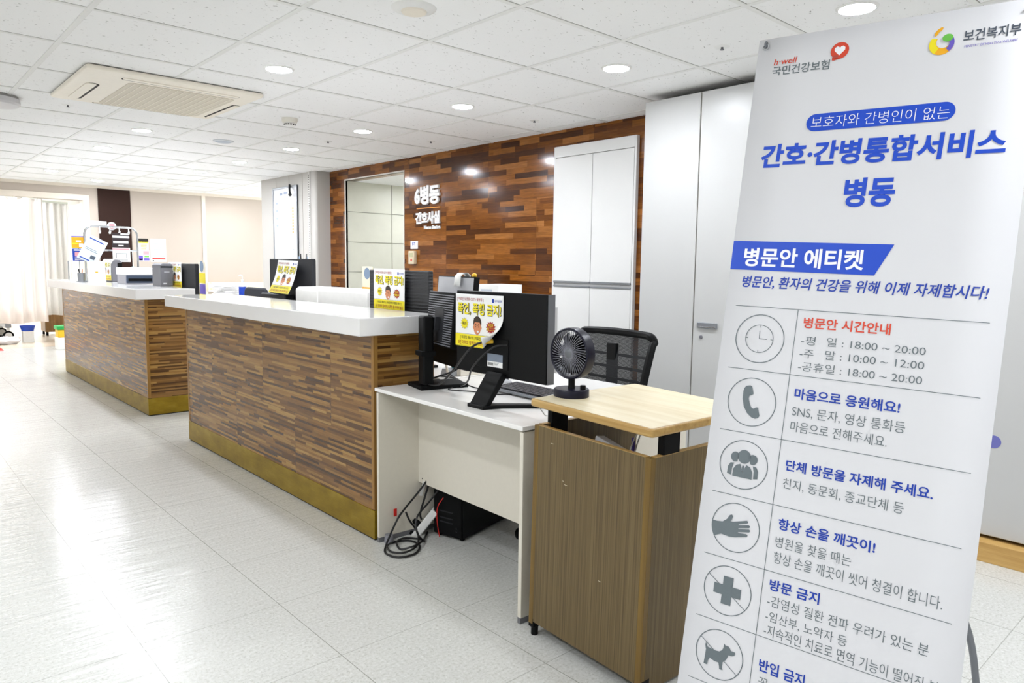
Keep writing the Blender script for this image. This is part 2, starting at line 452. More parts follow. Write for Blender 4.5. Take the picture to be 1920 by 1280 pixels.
b = MB(); b.box(XW + 2.1, XW + 2.2, YA - 0.1, YB, 0, ZO); b.box(XW + 0.12, XW + 2.1, YA - 0.1, YA, 0, ZO); struct(b.build('wall_passage_end', M_TILEW, smooth=False))
b = MB(); b.box(X1, XW + 2.2, YA - 0.1, YB, -0.05, 0); struct(b.build('floor_passage', M_FLOOR, smooth=False))

b = MB(); b.box(X0 - 0.1, X0, Y0, Y1 + 0.16, 0, CZ); struct(b.build('wall_left', M_ROOMW, smooth=False))
b = MB(); b.box(X0 - 0.1, X1, Y0 - 0.1, Y0, 0, CZ); struct(b.build('wall_near', M_ROOMW, smooth=False))
# white panelled column
XC = 3.90; YC0, YC1 = 7.63, 9.10
b = MB()
pr = [(XC + 0.03, YC0)] + [(XC + 0.03 - 0.03 * math.sin(t * math.pi / 12), YC0 + 0.03 - 0.03 * math.cos(t * math.pi / 12)) for t in range(1, 7)]
b.prism(pr + [(XC, YC1), (5.0, YC1), (5.0, YC0)], 0, CZ)
colo = struct(b.build('wall_column', M_COLUMN))
s = MB()
for y in (8.66, 8.30, 7.95): s.box(XC - 0.0012, XC + 0.004, y - 0.003, y + 0.003, 0, CZ)
s.build('panel_seams', plain('seam_brown', '#8c8276', 0.7), colo, smooth=False)
t = thing('shelf_rail', 'slotted metal shelf upright screwed to the white column beside its rounded corner', 'rail', (XC, 7.765, 0))
b = MB(); b.box(-0.014, 0, -0.018, 0.018, 0.1, CZ - 0.004); b.build('rail', plain('rail_white', '#dcdad6', 0.4), t, smooth=False)
b = MB()
for k in range(80): b.box(-0.0148, -0.01, -0.006, 0.006, 0.16 + k * 0.0265, 0.174 + k * 0.0265)
b.build('slots', M_DARK, t, smooth=False)

# far wall with the ward opening
DX0, DX1, DZ = 0.60, 2.372, 2.086
b = MB()
b.box(DX1, X1, YF, YF + 0.16, 0, CZ); b.box(X0, DX0, YF, YF + 0.16, 0, CZ); b.box(DX0, DX1, YF, YF + 0.16, DZ, CZ)
struct(b.build('wall_far', M_WALL, smooth=False))
b = MB()
b.box(DX1, DX1 + 0.075, YF - 0.018, YF, 0, DZ + 0.075); b.box(DX0 - 0.075, DX0, YF - 0.018, YF, 0, DZ + 0.075); b.box(DX0, DX1, YF - 0.018, YF, DZ, DZ + 0.075)
b.box(DX1 - 0.004, DX1, YF, YF + 0.16, 0, DZ); b.box(DX0, DX0 + 0.004, YF, YF + 0.16, 0, DZ)
struct(b.build('trim_2', M_FRAME, bevel=0.003))
b = MB(); b.box(X0, X1, YF - 0.012, YF, CZ - 0.04, CZ); struct(b.build('trim_3', M_FRAME, smooth=False))
b = MB(); b.box(3.965, 4.02, YF - 0.014, YF, 0, CZ - 0.04); struct(b.build('trim_4', M_FRAME, smooth=False))
b = MB(); b.box(2.556, 2.968, YF - 0.02, YF, 0.0, CZ - 0.04)
tag(b.build('wall_panel', M_BROWN, bevel=0.002), 'tall dark brown panel fixed to the far wall beside the ward doorway', 'panel')
t = thing('hand_rail', 'cream crash rail along the far beige wall behind the counters', 'hand rail', (4.0, YF, 0.80))
b = MB()
pr = [(-0.055, 0.01), (-0.07, 0.03), (-0.07, 0.125), (-0.055, 0.148), (0, 0.148), (0, 0.01)]
b.prism([(y, z) for y, z in pr], 0.05, 1.5, 'x'); b.build('rail', M_RAIL, t, bevel=0.003)
b = MB(); b.prism([(y * 1.02, z * 1.0) for y, z in pr], 0.0, 0.05, 'x'); b.build('end_cap', plain('rail_cap', '#f4e9c8', 0.4), t, bevel=0.02, seg=4)

# the ward behind the opening
b = MB(); b.box(0.1, 0.2, YF + 0.16, 16.6, 0, 2.5); b.box(3.4, 3.5, YF + 0.16, 16.6, 0, 2.5); b.box(0.1, 3.5, 16.6, 16.7, 0, 2.5)
struct(b.build('wall_ward', M_ROOMW, smooth=False))
b = MB(); b.box(0.1, 3.5, YF + 0.16, 16.7, 2.5, 2.55); struct(b.build('ceiling_ward', M_ROOMW, smooth=False))
b = MB(); b.box(DX1 + 0.002, 3.4, YF + 0.16, YF + 0.17, 0, 2.5); b.box(0.2, DX0, YF + 0.16, YF + 0.17, 0, 2.5); b.box(DX0, DX1 + 0.002, YF + 0.16, YF + 0.17, DZ + 0.05, 2.5)
struct(b.build('wall_ward_front', M_ROOMW, smooth=False))
t = tag(empty('door_1', (2.40, 11.66, 0)), 'white ward door leaf with wooden edge, folded open into the ward', 'door', kind='structure')
b = MB(); b.box(0.0, 0.035, 0.0, 0.86, 0.012, 2.06); b.build('leaf', plain('door_white', '#f3efe8', 0.4), t, bevel=0.002)
b = MB(); b.box(0.0, 0.035, 0.86, 0.885, 0.012, 2.06); b.build('edge_strip', M_TRIM, t)
b = MB()
for k in range(9): b.box(-0.004, 0.0, 0.12, 0.74, 1.55 + k * 0.05, 1.575 + k * 0.05)
b.build('louvres', plain('door_louvre', '#e9e4da', 0.4), t, smooth=False)
for z in (0.3, 1.9):
    b = MB(); b.cyl((-0.006, 0.0, z - 0.05), (-0.006, 0.0, z + 0.05), 0.007, n=10); b.build('hinge', M_TRIM, t)
b = MB(); b.tube([(0, 0.8, 0.95), (-0.05, 0.8, 0.95), (-0.05, 0.8, 1.25), (0, 0.8, 1.25)], 0.009); b.build('handle', M_STEEL, t)

def curtain(name, label, p0, p1, z0, z1, mat, waves, amp, seedv):
    rnd = random.Random(seedv); t = thing(name, label, 'curtain', (p0[0], p0[1], 0))
    d = Vector((p1[0] - p0[0], p1[1] - p0[1])); L = d.length; d.normalize(); nrm = Vector((-d.y, d.x))
    n = waves * 10; vs_ = []; fs = []; m = 8
    ph = [rnd.uniform(-0.5, 0.5) for _ in range(waves + 2)]
    for j in range(m + 1):
        zz = z0 + (z1 - z0) * j / m
        for i in range(n + 1):
            s_ = L * i / n; q = i / 10
            a = amp * (1.0 - 0.35 * j / m) * math.sin(2 * math.pi * q + ph[int(q)]) + amp * 0.4 * math.sin(q * 2.1 + j * 0.2)
            p = d * s_ + nrm * a; vs_.append((p.x, p.y, zz + 0.012 * math.sin(q * 1.7) * (1 - j / m)))
    for j in range(m):
        for i in range(n): k = j * (n + 1) + i; fs.append((k, k + 1, k + n + 2, k + n + 1))
    b = MB(); b.add(vs_, fs); o = b.build('cloth', mat, t); sm = o.modifiers.new('solid', 'SOLIDIFY'); sm.thickness = 0.002
    b = MB(); b.box(-0.0, 0.0 + L, -0.012, 0.012, z1, z1 + 0.03); o = b.build('track', plain('track_alu', '#d5dccf', 0.4), t)
    o.rotation_euler.z = math.atan2(d.y, d.x)
    for k in range(1, waves * 2, 2):
        b = MB(); p = d * (L * k / (waves * 2)); b.cyl((p.x, p.y, z1 - 0.03), (p.x, p.y, z1 + 0.005), 0.008, n=8)
        b.build('hook', M_WHITE, t)
    return t
curtain('bed_curtain', 'long pinkish white curtain drawn around the nearer ward bed', (0.75, 12.85), (2.125, 12.85), 0.32, 2.17, M_CURT, 9, 0.035, 3)
curtain('bed_curtain', 'pale curtain hanging further back beside the open ward door leaf', (2.20, 13.55), (2.62, 13.75), 0.37, 2.17, M_CURTP, 4, 0.03, 5)

# ward bed seen below the curtain
t = thing('hospital_bed', 'wheeled hospital bed whose casters show under the pinkish curtain', 'bed', (0.25, 13.35, 0))
b = MB(); b.box(0, 1.9, 0.15, 1.0, 0.42, 0.48); b.box(0.1, 1.8, 0.2, 0.26, 0.3, 0.42); b.box(0.1, 1.8, 0.9, 0.96, 0.3, 0.42); b.box(0.25, 0.33, 0.2, 0.96, 0.2, 0.3); b.box(1.41, 1.49, 0.2, 0.96, 0.2, 0.3); b.build('frame', M_STEEL, t)
b = MB(); b.box(0.0, 1.9, 0.15, 1.0, 0.48, 0.62); b.build('mattress', M_WHITE, t, bevel=0.03)
b = MB(); b.box(-0.04, 0.0, 0.1, 1.05, 0.3, 1.0); b.build('headboard', M_CREAM, t, bevel=0.02)
for cx in (0.3, 1.45):
    for cy in (0.23, 0.93):
        w_ = MB(); w_.lathe([(0.055, -0.014), (0.075, -0.012), (0.075, 0.012), (0.055, 0.014)], 20, 'y', (cx, cy, 0.075)); k = w_.build('caster', M_BLACKM, t)
        f = MB(); f.lathe([(0.0, -0.017), (0.05, -0.017), (0.05, 0.017), (0.0, 0.017)], 16, 'y', (cx, cy, 0.075)); f.box(cx - 0.02, cx + 0.02, cy - 0.02, cy + 0.02, 0.15, 0.21); f.build('hub', M_WHITE, k)
t = thing('wash_basin', 'blue plastic basin on a white stand below the ward curtain hem', 'basin', (1.90, 13.2, 0))
b = MB(); b.lathe([(0.0, 0.0), (0.08, 0.0), (0.10, 0.075), (0.108, 0.075), (0.108, 0.082), (0.096, 0.082), (0.076, 0.008), (0.0, 0.008)], 28, 'z', (0, 0, 0.17)); b.build('bowl', plain('basin_blue', '#1546b8', 0.4), t)
b = MB(); b.box(-0.07, 0.07, -0.07, 0.07, 0, 0.17); b.build('stand', M_WHITE, t)
rnd = random.Random(4); b = MB(); b.ell((1.60, 12.98, 0.055), 0.17, 0.1, 0.06, 18, 10)
b.v = [(x + rnd.uniform(-.012, .012), y + rnd.uniform(-.012, .012), max(0.0, z + rnd.uniform(-.012, .012))) for x, y, z in b.v]
tag(b.build('plastic_bag', plain('bag_white', '#efedf2', 0.4)), 'crumpled white plastic bag on the ward floor below the curtain', 'bag')
t = thing('night_stand', 'brown wooden bedside stand half hidden behind the pale ward curtain', 'cabinet', (2.28, 14.1, 0))
b = MB(); b.box(0, 0.45, 0, 0.4, 0.06, 0.7); b.build('body', mat_grain('stand_brown', '#7a5a34', '#967044'), t, bevel=0.004)
b = MB(); b.box(0.02, 0.43, -0.015, 0, 0.4, 0.66); b.build('drawer', mat_grain('stand_brown_front', '#83613a', '#9c7648'), t, bevel=0.003)
for q in ((0.03, 0.03), (0.4, 0.03), (0.03, 0.35), (0.4, 0.35)):
    b = MB(); b.cyl((q[0], q[1], 0), (q[0], q[1], 0.06), 0.018, n=12); b.build('foot', M_BLACKM, t)
t = thing('waste_box', 'white and yellow medical waste box with green lid beside the far counter', 'waste box', (2.045, 11.78, 0))
b = MB(); b.box(0, 0.24, 0, 0.22, 0, 0.17); b.build('carton', M_WHITE, t, bevel=0.004)
b = MB(); b.box(0.01, 0.23, 0.01, 0.21, 0.17, 0.28); b.build('bin_body', M_YELP, t, bevel=0.006)
b = MB(); b.box(-0.005, 0.245, -0.005, 0.225, 0.28, 0.335); b.build('lid', M_GREEN, t, bevel=0.012)
b = MB(); b.add([(1.05, 12.05, 0.0), (1.46, 12.10, 0.0), (1.47, 12.4, 0.0), (1.05, 12.38, 0.0), (1.08, 12.08, 0.03), (1.44, 12.13, 0.012), (1.45, 12.37, 0.014), (1.08, 12.35, 0.035)],
      [(0, 3, 2, 1), (4, 5, 6, 7), (0, 1, 5, 4), (1, 2, 6, 5), (2, 3, 7, 6), (3, 0, 4, 7)])
tag(b.build('floor_mat', M_BRED, bevel=0.01), 'red mat lying on the floor at the ward doorway', 'mat')

# ================================================================== ceiling fittings
LENS_PROF = [(0.0, -0.0045), (0.061, -0.0045), (0.065, -0.001), (0.065, 0.003), (0.0, 0.003)]
def downlight(label, x, y, lit=True, group='recessed downlights', first=[]):
    if first:
        src = first[0]; o = src.copy(); COL.objects.link(o); o.location = (x, y, CZ); o['label'] = label
        for c in src.children: d = c.copy(); COL.objects.link(d); d.parent = o
        return o
    t = thing('downlight', label, 'ceiling light', (x, y, CZ), group=group)
    b = MB(); b.lathe([(0.0655, -0.0045), (0.068, -0.007), (0.077, -0.004), (0.080, 0.0), (0.0655, 0.0), (0.0655, -0.0045)], 36); b.build('rim', M_WHITE, t)
    b = MB(); b.lathe(LENS_PROF, 32); b.build('lens', M_LENS, t)
    first.append(t); return t
R1, R2 = 1.755, 3.022
names1 = ['lit downlight in the row over the counters, just right of the air conditioner', 'second lit downlight of the counter row, past the air conditioner', 'third lit downlight of the counter row, counted from the air conditioner',
          'fourth lit downlight of the counter row, counted from the air conditioner', 'farthest lit downlight of the counter row, over the far counter end']
for lb, y in zip(names1, (3.83, 6.36, 7.59, 8.79, 9.97)): downlight(lb, R1, y)
names2 = ['nearest lit downlight, close above the tall banner', 'lit downlight above the tall white lockers', 'lit downlight in front of the white wall cabinet, before the wood wall',
          'lit downlight before the wood wall, above the ward sign', 'lit downlight before the tiled passage, beside the smoke detector', 'lit downlight before the white column, past the smoke detector',
          'lit downlight in front of the whiteboard column', 'last lit downlight of the row before the wood wall']
for lb, y in zip(names2, (1.305, 2.54, 3.84, 5.11, 6.37, 7.58, 8.74, 10.02)): downlight(lb, R2, y)
downlight('lit downlight close to the far wall, above the brown panel', 2.398, 10.73)
downlight('lit downlight close to the far wall, right of the wall trim strip', 4.253, 10.73)
downlight('added unseen downlight brightening the tiled passage behind the wood wall', XW + 0.95, 6.6).location.z = ZO  # lamp added to brighten the passage, its source is not seen
for k, (x, y) in enumerate([(R2, 0.04), (-0.78, 1.29), (R1, -0.3), (0.49, -1.2), (R1, -1.2), (0.2, 2.1), (-0.78, 0.0), (-0.78, 2.56), (-0.78, 5.1), (-0.78, 7.6), (-0.78, 10.0)]):  # lamps added out of view to fill the near side with light
    downlight('added unseen fill downlight on the entrance side, out of view', x, y)
t = thing('ceiling_vent_cap', 'unlit round ceiling cover with a cream inset disc, nearest the top edge', 'ceiling cover', (1.752, 2.551, CZ))
b = MB(); b.lathe([(0.045, -0.012), (0.06, -0.016), (0.088, -0.006), (0.093, 0.0), (0.045, 0.0), (0.045, -0.012)], 40); b.build('rim', M_WHITE, t)
b = MB(); b.lathe([(0.0, -0.02), (0.05, -0.02), (0.054, -0.012), (0.0, -0.012)], 32); b.build('inset_disc', M_CREAM, t)
# cassette air conditioner
def rr0(x0, x1, y0, y1, r, n=6):
    P = []
    for cx, cy, a in ((x1 - r, y1 - r, 0), (x0 + r, y1 - r, 90), (x0 + r, y0 + r, 180), (x1 - r, y0 + r, 270)):
        for k in range(n + 1): q = R(a + 90 * k / n); P.append((cx + r * math.cos(q), cy + r * math.sin(q)))
    return P
t = thing('air_conditioner', 'cream ceiling cassette air conditioner with square grille', 'air conditioner', (0.962, 4.425, CZ - 0.004))
A = 0.972
b = MB(); b.prism(rr0(0, A, 0, A, 0.03), -0.024, 0.0); b.build('panel', M_CREAM, t, bevel=0.014, seg=4)
b = MB(); b.prism(rr0(0.258, 0.865, 0.19, 0.925, 0.04), -0.0262, -0.023); b.cur = 1
for k in range(15): b.box(0.285 + k * 0.039, 0.290 + k * 0.039, 0.20, 0.915, -0.0285, -0.0255)
b.build('grille', [M_CREAMD, M_CREAM], t, smooth=False)
def slot(b, cx, cy, L, W, along):
    n = []
    for (sx, a0) in ((1, -90), (-1, 90)):
        for q in range(9):
            an = R(a0 + 180 * q / 8); n.append((sx * (L / 2 - W / 2) + W / 2 * math.cos(an) * (1), W / 2 * math.sin(an)))
    return [(cx + (p if along == 'x' else q), cy + (q if along == 'x' else p)) for p, q in n]
for along, cx, cy, L, W in (('x', 0.53, 0.125, 0.66, 0.055), ('x', 0.53, 0.952 - 0.01, 0.6, 0.03), ('y', 0.115, 0.62, 0.52, 0.07), ('y', 0.935, 0.62, 0.54, 0.05)):
    b = MB(); b.prism(slot(b, cx, cy, L, W, along), -0.0255, -0.02); k = b.build('air_slot', M_DARK, t, smooth=False)
    b = MB(); dx, dy = (0.0, -0.008) if along == 'x' else (-0.009 if cx < 0.5 else 0.006, 0.0)
    b.prism(slot(b, cx + dx, cy + dy, L - 0.01, W - 0.014, along), -0.0275, -0.022); b.build('louvre', M_CREAM, k, smooth=False)
# speakers, detectors, sprinklers
t = thing('smoke_detector', 'white round smoke detector with dark vents on the ceiling', 'smoke detector', (2.392, 5.06, CZ))
b = MB(); b.lathe([(0.056, 0.0), (0.056, -0.018), (0.05, -0.032), (0.0, -0.034)], 36); b.build('base', plain('detector_cream', '#e9e6da', 0.4), t)
b = MB(); b.lathe([(0.038, -0.0335), (0.04, -0.05), (0.034, -0.056), (0.0, -0.058)], 32); b.build('head', M_WHITE, t)
b = MB()
for k in range(14):
    q = k * 2 * math.pi / 14; c, s_ = math.cos(q), math.sin(q); b.M = Matrix.Rotation(q, 4, 'Z'); b.box(0.037, 0.0412, -0.005, 0.005, -0.049, -0.041)
b.build('vents', M_DARK, t, smooth=False)
t = thing('ceiling_speaker', 'pale bluish round ceiling speaker between the two light rows', 'speaker', (2.415, 6.40, CZ))
b = MB(); b.lathe([(0.085, 0.0), (0.083, -0.006), (0.07, -0.010), (0.066, -0.007), (0.0, -0.007)], 40); b.build('rim', plain('speaker_rim', '#dfe4e8', 0.5), t)
b = MB(); b.lathe([(0.065, -0.007), (0.055, -0.014), (0.0, -0.018)], 32); b.build('grille', plain('speaker_grille', '#c3ccd4', 0.6), t)
t = thing('access_point', 'large round grey ceiling unit at the left edge of the ceiling', 'ceiling unit', (0.70, 5.75, CZ))
b = MB(); b.lathe([(0.15, 0.0), (0.15, -0.022), (0.13, -0.022), (0.0, -0.022)], 48); b.build('mount', plain('unit_grey', '#9c9b98', 0.5), t)
b = MB(); b.lathe([(0.158, -0.018), (0.16, -0.045), (0.15, -0.058), (0.11, -0.064), (0.0, -0.066)], 48); b.build('cover', plain('unit_cover', '#d5d4d6', 0.4), t)
def sprinkler(label, x, y):
    t = thing('sprinkler', label, 'sprinkler', (x, y, CZ), group='ceiling sprinklers')
    b = MB(); b.lathe([(0.0, -0.002), (0.03, -0.003), (0.036, 0.0), (0.0, 0.0)], 28); b.build('rosette', M_WHITE, t)
    b = MB(); b.cyl((0, 0, -0.012), (0, 0, 0), 0.006, n=10); b.lathe([(0.0, -0.015), (0.010, -0.014), (0.010, -0.012), (0.0, -0.012)], 14); b.build('nozzle', M_GREYPL, t)
sprinkler('small sprinkler head in front of the air conditioner, left side', 1.125, 5.73)
sprinkler('small sprinkler head near the top of the banner, above the lockers', 3.096, 1.958)
sprinkler('small sprinkler head above the white wall cabinet', 3.679, 3.841)
sprinkler('small sprinkler head above the ward sign on the wood wall', 3.677, 5.104)
sprinkler('tiny sprinkler head above the tiled passage opening', 3.063, 5.751)

# ================================================================== lockers and wall cabinet (right)
XL = 3.63
def locker(label, y1, handle, W=0.80):
    t = thing('locker_cabinet', label, 'locker', (XL, y1 - W, 0), group='tall white lockers')
    b = MB(); b.box(0.021, 0.44, 0.001, W - 0.001, 0.10, 2.262); b.build('carcass', M_LOCK, t, smooth=False)
    b = MB(); b.box(0.012, 0.021, 0.001, W - 0.001, 0.10, 2.262); b.build('carcass_lip', M_LOCKGAP, t, smooth=False)
    b = MB(); b.box(-0.055, 0.44, 0.001, W - 0.001, 0, 0.088); b.build('plinth', M_PLINTH, t, bevel=0.002)
    for k in (0, 1):
        y0 = k * W / 2
        b = MB(); b.box(0.0, 0.012, y0 + 0.004, y0 + W / 2 - 0.004, 0.105, 2.26); d = b.build('door', M_LOCK, t, bevel=0.002)
        if k == 0 and handle:
            b = MB(); b.box(-0.012, 0.0, 0.235, 0.365, 0.915, 0.948); b.cur = 1; b.box(-0.0125, -0.004, 0.24, 0.36, 0.918, 0.926); b.build('handle', [M_STEEL, M_CHROME], d, bevel=0.002)
            b = MB(); b.lathe([(0.0, -0.008), (0.009, -0.008), (0.011, 0.0), (0.0, 0.0)], 18, 'x', (0, 0.34, 0.862)); b.build('lock', M_GREYPL, d)
    return t
locker('tall white locker beside the wood wall, with a slim grey handle', 2.816, True)
locker('tall white locker mostly hidden behind the upper banner', 2.014, False, 0.61)
lk = locker('tall white locker right of the banner with a round blue sticker', 1.402, False)
b = MB(); b.lathe([(0.0, -0.0012), (0.028, -0.0012), (0.028, 0.0), (0.0, 0.0)], 32, 'x', (-0.0, 0.262, 0.525)); b.build('round_sticker', plain('sticker_blue', '#6b6db0', 0.4), lk)
locker('tall white locker behind the lower right side of the banner, at the photo edge', 0.60, False)
t = thing('mop', 'mop handle with a blue grip leaning between lockers and wood wall', 'mop', (3.72, 2.855, 0))
b = MB(); b.cyl((0, 0, 0.08), (0.0, 0.0, 0.90), 0.011, n=12); b.build('shaft', M_STEEL, t)
b = MB(); b.cyl((0, 0, 0.90), (0.0, 0.0, 0.965), 0.013, n=12); b.build('grip', plain('grip_blue', '#1c2f8a', 0.4), t)
b = MB(); b.box(-0.03, 0.03, -0.02, 0.06, 0.0, 0.08); b.build('head', M_WHITE, t, bevel=0.01)

t = thing('wall_cabinet', 'white built-in wall cabinet with four doors in the wood wall', 'cabinet', (XW - 0.03, 3.2, 0))
b = MB(); b.box(0, 0.03, 0, 0.018, 0, 2.172); b.box(0, 0.03, 0.782, 0.8, 0, 2.172); b.box(0, 0.03, 0.018, 0.782, 2.092, 2.172); b.box(0.012, 0.03, 0.018, 0.782, 0.0, 2.092); b.build('frame', M_CABW, t, bevel=0.0015)
for y0, y1 in ((0.0195, 0.399), (0.404, 0.7805)):
    for z0, z1, hz in ((1.150, 2.086, 1.132), (0.10, 1.105, 1.115)):
        b = MB(); b.box(-0.002, 0.011, y0, y1, z0, z1); d = b.build('door', M_CABW, t, bevel=0.0015)
        b = MB(); b.box(-0.008, 0.011, y0, y1, (1.138 if z0 > 1 else 1.106), (1.149 if z0 > 1 else 1.117)); b.build('handle', M_STEEL, d)

# ward sign: raised letters on the wood wall
t = thing('ward_sign', 'raised white lettering sign on the wood wall with an orange line', 'sign', (XW, 5.50, 1.6))
def raised(body, y_left, y_right, z0, z1, bold, depth, mat, name):
    tri = glyphs(body, bold); b = MB()
    fn = lambda a, c: (y_left + (y_right - y_left) * a, z0 + (z1 - z0) * c)
    n = len(tri[0]); P = [fn(a, c) for a, c in tri[0]]
    vs_ = [(-depth, y, z) for y, z in P] + [(-0.004, y, z) for y, z in P]
    E_ = {}
    for f in tri[1]:
        for k in range(len(f)):
            e = (f[k], f[(k + 1) % len(f)]); E_[e] = 1
    fs = [tuple(f) for f in tri[1]] + [tuple(i + n for i in reversed(f)) for f in tri[1]]
    for (i, j) in E_:
        if (j, i) not in E_: fs.append((j, i, i + n, j + n))
    b.add(vs_, fs); return b.build(name, mat, t, smooth=False)
M_SIGN = plain('sign_white', '#f5f5f5', 0.35)
raised('6병동', 0.405, 0.005, 0.232, 0.412, 0.045, 0.022, M_SIGN, 'ward_lettering')
b = MB(); b.box(-0.01, 0, 0.005, 0.385, 0.196, 0.205); b.build('orange_line', plain('sign_orange', '#e8920c', 0.35), t)
raised('간호사실', 0.395, 0.005, 0.05, 0.165, 0.04, 0.018, M_SIGN, 'room_lettering')
raised('Nurse Station', 0.26, 0.002, 0.0, 0.035, 0.03, 0.012, M_SIGN, 'english_lettering')
t = thing('wall_notice', 'small white square notice marked in blue on the wood wall', 'notice', (XW, 5.935, 1.45))
b = MB(); b.box(-0.006, 0, -0.062, 0.062, -0.035, 0.042); b.build('card', M_PAPER, t, bevel=0.002)
b = MB(); b.flat(glyphs('BT', 0.03), lambda a, c: (-0.0066, 0.03 - 0.055 * a, 0.0 + 0.03 * c)); b.build('lettering', M_BLUEK, t, smooth=False)
t = thing('call_unit', 'narrow beige nurse call unit with red button on the wood wall', 'call unit', (XW, 5.945, 1.33))
b = MB(); b.box(-0.035, 0, -0.05, 0.05, -0.065, 0.065); b.build('body', plain('unit_beige', '#d8c7a8', 0.4), t, bevel=0.006)
b = MB(); b.lathe([(0.0, -0.04), (0.011, -0.039), (0.012, -0.034), (0, -0.034)], 18, 'x', (0, -0.005, -0.025)); b.build('button', M_BRED, t)
b = MB(); b.box(-0.037, -0.034, -0.03, 0.03, 0.005, 0.045); b.build('display', plain('unit_display', '#b9b48c', 0.3), t)
# whiteboard on the column
t = thing('whiteboard', 'tall framed whiteboard with handwriting on the white column', 'whiteboard', (XC, 8.055, 0.875))
WB, HB = 0.665, 1.30
b = MB(); b.box(-0.016, 0, 0, WB, 0, HB); b.build('board', M_WBOARD, t)
b = MB()
for q in ((0, WB, 0, 0.02), (0, WB, HB - 0.02, HB), (0, 0.02, 0.02, HB - 0.02), (WB - 0.02, WB, 0.02, HB - 0.02)): b.box(-0.024, 0, *q)
b.build('frame', M_STEEL, t, bevel=0.003)
rnd = random.Random(2); b = MB()
for k in range(9): b.box(-0.0168, -0.0158, 0.10, 0.145, HB - 0.28 - k * 0.035, HB - 0.255 - k * 0.035)
b.build('orange_marks', plain('ink_tan', '#d9b88c', 0.6), t, smooth=False)
b = MB()
for k in range(12):
    z = HB - 0.72 - k * 0.04; y = 0.115 + rnd.uniform(-0.015, 0.015); b.box(-0.0168, -0.0158, y, y + 0.018 + rnd.random() * 0.02, z, z + 0.008 + rnd.random() * 0.008)
for k in range(4): b.box(-0.0168, -0.0158, 0.53, 0.58, HB - 0.2 - k * 0.09, HB - 0.18 - k * 0.09)
b.box(-0.0168, -0.0158, 0.40, 0.47, HB - 0.10, HB - 0.07); b.box(-0.0168, -0.0158, 0.26, 0.36, HB - 0.09, HB - 0.06)
b.build('handwriting', plain('ink_faint', '#a9b6cf', 0.6), t, smooth=False)
b = MB(); b.tube([(-0.03, 0.17, HB + 0.01), (-0.045, 0.14, HB - 0.05), (-0.05, 0.12, HB - 0.10)], 0.012); b.ell((-0.045, 0.13, HB - 0.11), 0.02, 0.025, 0.02); k = b.build('clip_lamp', M_CHAR, t)

# far wall posters
def wall_poster(name, label, x0, x1, z0, z1, bands):
    t = thing(name, label, 'poster', (x0, YF, z0), group='notices on the far wall')
    W, H = x1 - x0, z1 - z0
    b = MB(); b.box(0, W, -0.003, 0, 0, H); b.build('sheet', M_PAPER, t, smooth=False)
    by = {}
    for (mat, a0, a1, c0, c1) in bands: by.setdefault(mat.name, [mat, []])[1].append((a0, a1, c0, c1))
    for nm, (mat, L) in by.items():
        b = MB()
        for a0, a1, c0, c1 in L: b.box(a0 * W, a1 * W, -0.0038, -0.003, c0 * H, c1 * H)
        b.build('printing', mat, t, smooth=False, merge=False)
    return t
wall_poster('wall_poster', 'notice with black and yellow header on the far wall', 3.045, 3.19, 1.42, 1.59, [(M_BLK, 0, 1, 0.72, 1), (M_YEL, 0.02, 0.98, 0.60, 0.74), (M_AMB, 0.3, 0.85, 0.40, 0.45), (M_AMB, 0.3, 0.85, 0.25, 0.3), (M_AMB, 0.3, 0.8, 0.1, 0.15)])
wall_poster('wall_poster', 'purple and pink leaflet on the far wall, below the black and yellow notice', 3.045, 3.20, 1.26, 1.415, [(M_PUR, 0, 0.42, 0.08, 0.55), (M_PINK, 0.45, 0.97, 0.6, 0.95), (M_GRN, 0.55, 0.95, 0.38, 0.5), (M_PUR, 0.5, 0.98, 0.08, 0.3), (M_BLUE, 0.05, 0.4, 0.1, 0.25)])
wall_poster('wall_poster', 'white sheet with grey text and a red line on the far wall', 3.215, 3.43, 1.255, 1.592,
    [(M_SKY, 0.2, 0.75, 0.86, 0.89), (M_SKY, 0.15, 0.8, 0.77, 0.8), (M_SKY, 0.3, 0.7, 0.62, 0.65), (M_SKY, 0.2, 0.85, 0.52, 0.55), (M_GREY, 0.15, 0.9, 0.24, 0.27), (M_BRED, 0.1, 0.95, 0.10, 0.16), (M_BLK, 0.12, 0.22, 0.02, 0.06)])

